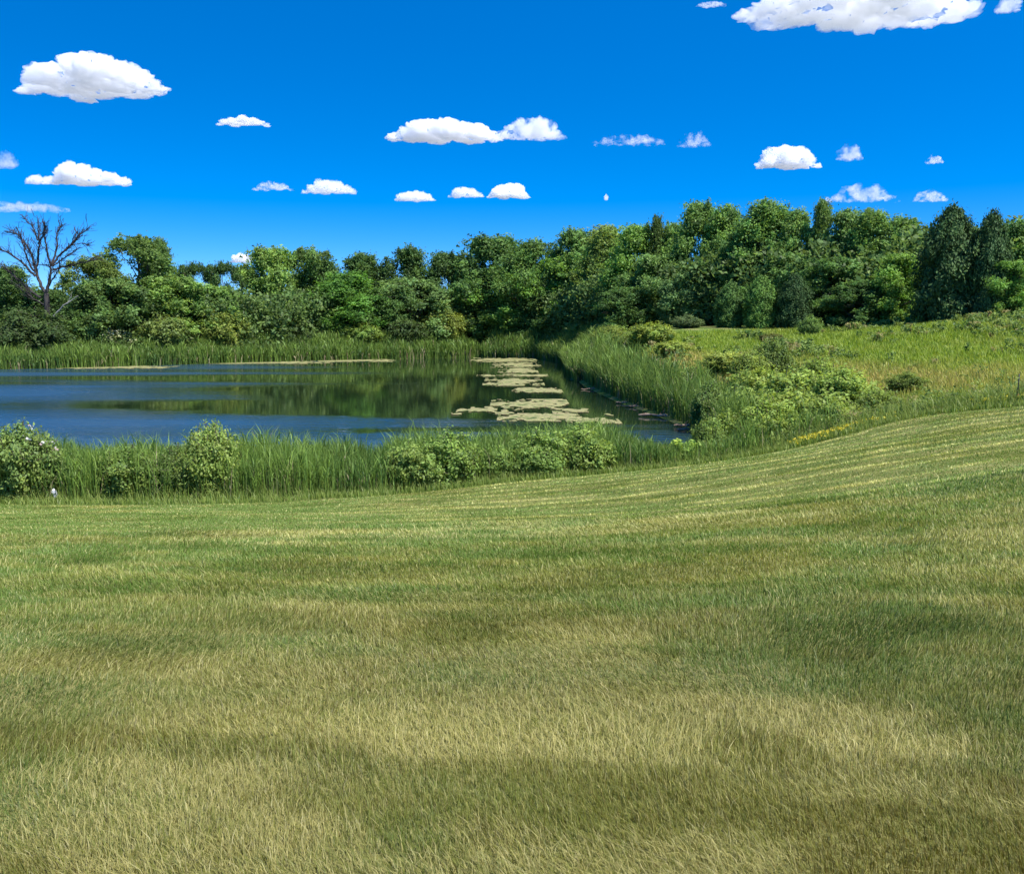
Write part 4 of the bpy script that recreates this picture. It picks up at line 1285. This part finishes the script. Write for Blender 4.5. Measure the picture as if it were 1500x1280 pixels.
for k, (u, v, hw, hh, lb, th) in enumerate([
    (738, 527.5, 48, 3.2, 'uppermost algae mat close to the far reeds', .05),
    (756, 535, 36, 3.6, 'second algae mat below the far reeds', .05),
    (758, 544, 30, 4.5, 'ragged algae mat in middle of the upper stack', .15),
    (765, 550.3, 38, 1.8, 'thin straight algae streak across the upper stack', .0),
    (752, 560, 44, 5.5, 'broad algae mat in the lower half of upper stack', .02),
    (785, 572, 38, 4.0, 'tapering algae mat ending the upper stack toward the right', .05),
    (712, 550.5, 14, 1.4, 'short algae streak left of the upper stack', .1),
    (776, 592, 58, 7.0, 'pinkish broad algae mat at the top of the near group', -.02),
    (715, 602, 52, 6.0, 'long algae mat stretching to the left in the near group', .02),
    (790, 611, 62, 6.5, 'largest algae mat of the near group', -.1),
    (838, 603, 30, 5.0, 'bright algae patch at right end of the near group', .0),
    (868, 617, 40, 4.5, 'lowest algae mat just above the near bank bushes', .0),
    (888, 607.5, 11, 1.8, 'tiny separate algae patch right of the near group', -.1),
    (845, 557, 9, 1.3, 'tiny algae scrap near the right bank reeds', -.1),
    (170, 538.5, 78, 2.0, 'long algae strip along the left far shore', -.1),
    (395, 531.5, 90, 1.8, 'long algae strip along the far shore left of centre', -.1),
    (508, 528.3, 72, 2.0, 'algae strip along far shore just below the rounded tree', -.1),
]):
    algae(u, v, hw, hh, lb, k, th)


def log(u, v, hw, r, dirz, label):
    c = on_z(u, v, .07)
    L_ = hw / F * c[1]
    rg = np.random.default_rng(int(u))
    p = wander(rg, (-L_, -dirz * L_, 0), (L_, dirz * L_, .02), 7, .03)
    r *= .65
    rr = r * (1 + .25 * rg.normal(size=7))
    rr[0], rr[-1] = r * .5, r * .25
    pts = [(p, np.abs(rr))]
    pts.append((wander(rg, p[3], p[3] + np.array([.3, .2, .22]), 3, .1), [r * .4, r * .3, .01]))
    o = link('floating_log', tube_mesh('floating_log', pts, M_LOG, 8))
    o.location = c
    tag(o, label, 'log', 'logs along the right bank')


log(868, 569.5, 17, .07, .1, 'thin pale log farthest up the right bank')
log(912, 589.5, 10, .07, .0, 'short log under the right bank reeds, second from top')
log(930, 595, 14, .06, -.1, 'short log just below the second one on the right bank')
log(964, 609, 27, .10, -.5, 'longest reddish log lying along the right bank')
log(1000, 623, 13, .09, .0, 'log in the dark pond corner, upper of two')
log(1001, 629, 10, .08, .1, 'log in the dark pond corner, lower of two')


# ------------------------------------------------------------------ clouds: closed bodies of vapour
def cloud_mat(name, dens, size, wisp):
    m, nt, out = new_mat(name)
    v = nt.nodes.new('ShaderNodeVolumePrincipled')
    v.inputs['Color'].default_value = (.993, .994, .997, 1)
    L = nt.links.new
    tc = nt.nodes.new('ShaderNodeTexCoord')
    n = nt.nodes.new('ShaderNodeTexNoise')
    n.inputs['Scale'].default_value = (3.2 - 3.0 * wisp) / size
    n.inputs['Detail'].default_value = 6
    n.inputs['Roughness'].default_value = .62
    L(tc.outputs['Object'], n.inputs[0])
    r = nt.nodes.new('ShaderNodeMapRange')
    r.inputs[1].default_value = .20 + .30 * min(1, wisp * 2)
    r.inputs[2].default_value = .46 + .24 * min(1, wisp * 2)
    r.inputs[3].default_value = 0
    r.inputs[4].default_value = dens * 1.25
    L(n.outputs['Fac'], r.inputs[0])
    L(r.outputs[0], v.inputs['Density'])
    v.inputs['Anisotropy'].default_value = .2
    nt.links.new(v.outputs[0], out.inputs['Volume'])
    return m


def cloud(u0, u1, v0, v1, label, seed, thin=1.0, wisp=0.0, alt=1500.0, humps=None):
    rg = np.random.default_rng(100 + seed)
    uc, vc = (u0 + u1) / 2, (v0 + v1) / 2
    d = ray(uc, v1)
    Y = min(alt / d[2] * d[1], 16000)
    S = Y / F
    base = at(uc, v1, Y)
    Wd, Hd = (u1 - u0) * S / 2, (v1 - v0) * S
    sph = []
    n = 18 + int(7 * (u1 - u0) / (v1 - v0))
    for k in range(n):
        t = -1 + 2 * (k + rg.random()) / n
        env = max(.14, (1 - abs(t) ** 3.4))
        if humps:
            env *= float(np.interp(t, *humps))
        top = Hd * env
        r = max(Hd * .16, top * (.30 + .16 * rg.random()))
        z = (r * .75 + max(0, top - 1.75 * r) * rg.random()) if k % 2 else max(r * .75, top - r)
        sph.append((t * (Wd - r * .8), rg.normal() * Wd * .2 * (1 - t * t * .7), z, r))
    import bmesh
    bm = bmesh.new()
    for x_, y_, z_, r_ in sph:
        b2 = bmesh.ops.create_icosphere(bm, subdivisions=2, radius=r_)
        for v in b2['verts']:
            v.co += Vector((x_, y_, z_))
    me = bpy.data.meshes.new('tmp')
    bm.to_mesh(me)
    bm.free()
    o = bpy.data.objects.new('cloud', me)
    C.objects.link(o)
    rm = o.modifiers.new('r', 'REMESH')
    rm.mode = 'VOXEL'
    rm.voxel_size = max(Hd / 44, Wd / 120)
    dg = bpy.context.evaluated_depsgraph_get()
    dg.update()
    me2 = bpy.data.meshes.new_from_object(o.evaluated_get(dg))
    o.modifiers.clear()
    o.data = me2
    me2.name = 'cloud'
    co = np.empty(len(me2.vertices) * 3)
    me2.vertices.foreach_get('co', co)
    co = co.reshape(-1, 3)
    no = np.empty(len(co) * 3)
    me2.vertices.foreach_get('normal', no)
    no = no.reshape(-1, 3)
    s1, s2, s3 = 2.2 / Hd, 5.0 / Hd, 11 / Hd
    off = Vector((seed * 13.1, seed * 3.7, 0))
    for i_ in range(len(co)):
        p = Vector(co[i_])
        f = .22 * mnoise.noise(p * s1 + off) + .20 * (.5 - 1.6 * abs(mnoise.noise(p * s2 + off))) + .08 * (.5 - 1.6 * abs(mnoise.noise(p * s3 + off))) + .04 * mnoise.noise(p * s3 * 2.3 + off)
        if wisp:
            f -= wisp * max(0, mnoise.noise(Vector((p.x * 1.2 / Hd, p.y * .6 / Hd, p.z * 3 / Hd)) + off)) * .6
        co[i_] += no[i_] * f * Hd
    lowz = Hd * .10                                                    # flattened base
    co[:, 2] = np.where(co[:, 2] < lowz, lowz - (lowz - co[:, 2]) * .35, co[:, 2])
    z0, z1 = co[:, 2].min(), co[:, 2].max()
    x0, x1 = co[:, 0].min(), co[:, 0].max()
    co[:, 2] = (co[:, 2] - z0) / (z1 - z0) * Hd
    co[:, 0] = -Wd + (co[:, 0] - x0) / (x1 - x0) * 2 * Wd
    Fw = np.array([0, math.cos(PITCH), -math.sin(PITCH)])
    Up = np.array([0, math.sin(PITCH), math.cos(PITCH)])
    off_ = np.zeros(3)
    for _ in range(3):                                                  # true size once its depth is counted
        q = co + base + off_ - CAM
        vv = 640 - F * (q @ Up) / (q @ Fw)
        uu = 750 + F * q[:, 0] / (q @ Fw)
        co[:, 2] *= (v1 - v0) / (vv.max() - vv.min())
        co[:, 0] *= (u1 - u0) / (uu.max() - uu.min())
        q = co + base + off_ - CAM
        vv = 640 - F * (q @ Up) / (q @ Fw)
        uu = 750 + F * q[:, 0] / (q @ Fw)
        off_[2] += (vv.max() + vv.min() - v0 - v1) / 2 * S
        off_[0] -= (uu.max() + uu.min() - u0 - u1) / 2 * S
    base = base + off_
    me2.vertices.foreach_set('co', co.ravel())
    me2.materials.clear()
    wisp = max(wisp, .12)
    me2.materials.append(cloud_mat('cloud_vapour', (thin if thin > 1 else thin * .7) * 8.0 / max(Hd, Wd * .25), Hd, wisp))
    me2.update()
    o.location = base
    tag(o, label, 'cloud', 'white clouds in the blue sky')
    bpy.data.meshes.remove(me)


CLOUDS = [
    (18, 252, 75, 152, 'large puffy white cloud at the upper left', 1.4, 0, ([-1, -.5, -.3, .1, .6, 1], [.9, .8, .72, 1, 1, 1.1])),
    (1070, 1445, -62, 50, 'biggest white cloud, cut by the top edge at right', 1.2, .2, None),
    (1018, 1066, 2, 13, 'faint scrap left of the biggest cloud', .25, .3, None),
    (1455, 1500, -10, 22, 'small torn cloud in the top right corner', .4, .3, None),
    (315, 398, 168, 187, 'small white cloud below right of the large puffy one', .9, 0, None),
    (563, 740, 171, 213, 'long white cloud in the middle of the sky', 1.3, 0, None),
    (726, 832, 168, 208, 'ragged white cloud joined to right of the long middle one', .8, .35, None),
    (866, 978, 195, 216, 'wispy torn cloud right of the middle of sky', .3, .55, None),
    (990, 1043, 187, 218, 'small ragged cloud right of the wispy torn one', .5, .5, None),
    (1104, 1205, 211, 250, 'compact white cloud in the right half above the trees', 1.2, .1, None),
    (1222, 1266, 208, 238, 'small puff just right of the compact cloud', .6, .45, None),
    (1353, 1383, 226, 241, 'tiny puff highest at the far right', .6, .45, None),
    (1204, 1320, 267, 299, 'slanting streaky cloud touching the right treetops', .55, .5, None),
    (1336, 1390, 276, 297, 'small slanting cloud above the tallest cedar', .6, .45, None),
    (62, 196, 234, 274, 'white cloud at left above the dead tree', 1.1, 0, ([-1, -.4, .2, 1], [1, 1.05, .8, .6])),
    (35, 74, 255, 271, 'small puff attached left of the cloud above the dead tree', .6, .2, None),
    (-20, 30, 219, 249, 'thin cloud cut by the left picture edge', .3, .4, None),
    (-30, 106, 294, 313, 'faint long streak just above the dead tree', .16, .35, None),
    (368, 432, 264, 281, 'left puff of the low pair above the light green tree', .5, .45, None),
    (440, 524, 261, 286, 'right puff of the low pair above the light green tree', .7, .2, None),
    (577, 640, 278, 297, 'low flat cloud left of the row under the long middle cloud', .7, .1, None),
    (655, 710, 273, 291, 'middle cloud of the low row under the long middle cloud', .6, .2, None),
    (712, 778, 267, 293, 'brightest right cloud of the low row under the long cloud', 1.1, 0, None),
    (336, 372, 369, 386, 'lowest little cloud peeking over the gap in the treeline', .9, 0, None),
    (884, 892, 284, 294, 'tiny cloud speck above the rising treeline', .5, .2, None),
]
for k, (u0, u1, v0, v1, lb, th, wi, hp) in enumerate(CLOUDS):
    cloud(u0, u1, v0, v1, lb, k + 1, th, wi, humps=hp)

# ------------------------------------------------------------------ light
SUN_EL, SUN_AZ = rad(57), rad(130)           # azimuth from the view direction towards the right
sd_ = bpy.data.lights.new('sun', 'SUN')
sd_.energy = 4.2
sd_.angle = rad(.5)
sd_.color = (1, .965, .90)
so = bpy.data.objects.new('sun', sd_)
C.objects.link(so)
sdir = Vector((math.sin(SUN_AZ) * math.cos(SUN_EL), math.cos(SUN_AZ) * math.cos(SUN_EL), math.sin(SUN_EL)))
so.rotation_euler = sdir.to_track_quat('Z', 'Y').to_euler()
so.location = sdir * 200

w = bpy.data.worlds.new('World')
sc.world = w
w.use_nodes = True
nt = w.node_tree
nt.nodes.clear()
L = nt.links.new
out = nt.nodes.new('ShaderNodeOutputWorld')
bg = nt.nodes.new('ShaderNodeBackground')
sky = nt.nodes.new('ShaderNodeTexSky')
sky.sky_type = 'NISHITA'
sky.sun_disc = False
sky.sun_elevation = SUN_EL
sky.sun_rotation = SUN_AZ
sky.air_density = 1.0
sky.dust_density = .5
sky.ozone_density = 4.0
tc = nt.nodes.new('ShaderNodeTexCoord')
mp = nt.nodes.new('ShaderNodeMapping')
mp.inputs['Scale'].default_value = (1, 1, 2.0)          # a clear deep sky keeps its blue down to the treeline
mp.inputs['Location'].default_value = (0, 0, .045)
sp = nt.nodes.new('ShaderNodeSeparateXYZ')
ab = nt.nodes.new('ShaderNodeMath')
ab.operation = 'ABSOLUTE'
cb = nt.nodes.new('ShaderNodeCombineXYZ')
L(tc.outputs['Generated'], sp.inputs[0])
L(sp.outputs[2], ab.inputs[0])
L(sp.outputs[0], cb.inputs[0])
L(sp.outputs[1], cb.inputs[1])
L(ab.outputs[0], cb.inputs[2])
L(cb.outputs[0], mp.inputs[0])
nm = nt.nodes.new('ShaderNodeVectorMath')
nm.operation = 'NORMALIZE'
L(mp.outputs[0], nm.inputs[0])
L(nm.outputs[0], sky.inputs[0])
hs = nt.nodes.new('ShaderNodeHueSaturation')
hs.inputs['Saturation'].default_value = 1.52
L(sky.outputs[0], hs.inputs['Color'])
tn = nt.nodes.new('ShaderNodeMix')
tn.data_type = 'RGBA'
tn.blend_type = 'MULTIPLY'
tn.inputs[0].default_value = 1
tn.inputs[7].default_value = (1, .99, 1.14, 1)
L(hs.outputs[0], tn.inputs[6])
far = nt.nodes.new('ShaderNodeMix')                # below the horizon: blue-grey fill light added for the cloud undersides
far.data_type = 'RGBA'
far.inputs[7].default_value = (1.7, 1.9, 2.2, 1)
fr_ = nt.nodes.new('ShaderNodeMapRange')
fr_.inputs[1].default_value = -.01
fr_.inputs[2].default_value = -.06
L(sp.outputs[2], fr_.inputs[0])
L(fr_.outputs[0], far.inputs[0])
L(tn.outputs[2], far.inputs[6])
L(far.outputs[2], bg.inputs[0])
bg.inputs[1].default_value = .108
L(bg.outputs[0], out.inputs[0])

sc.view_settings.view_transform = 'Standard'
sc.view_settings.look = 'None'
sc.view_settings.exposure = .9
sc.view_settings.gamma = 1
cy_ = sc.cycles
cy_.max_bounces = 32
cy_.diffuse_bounces = 3
cy_.glossy_bounces = 3
cy_.transmission_bounces = 3
cy_.transparent_max_bounces = 8
cy_.volume_bounces = 32
cy_.use_denoising = True
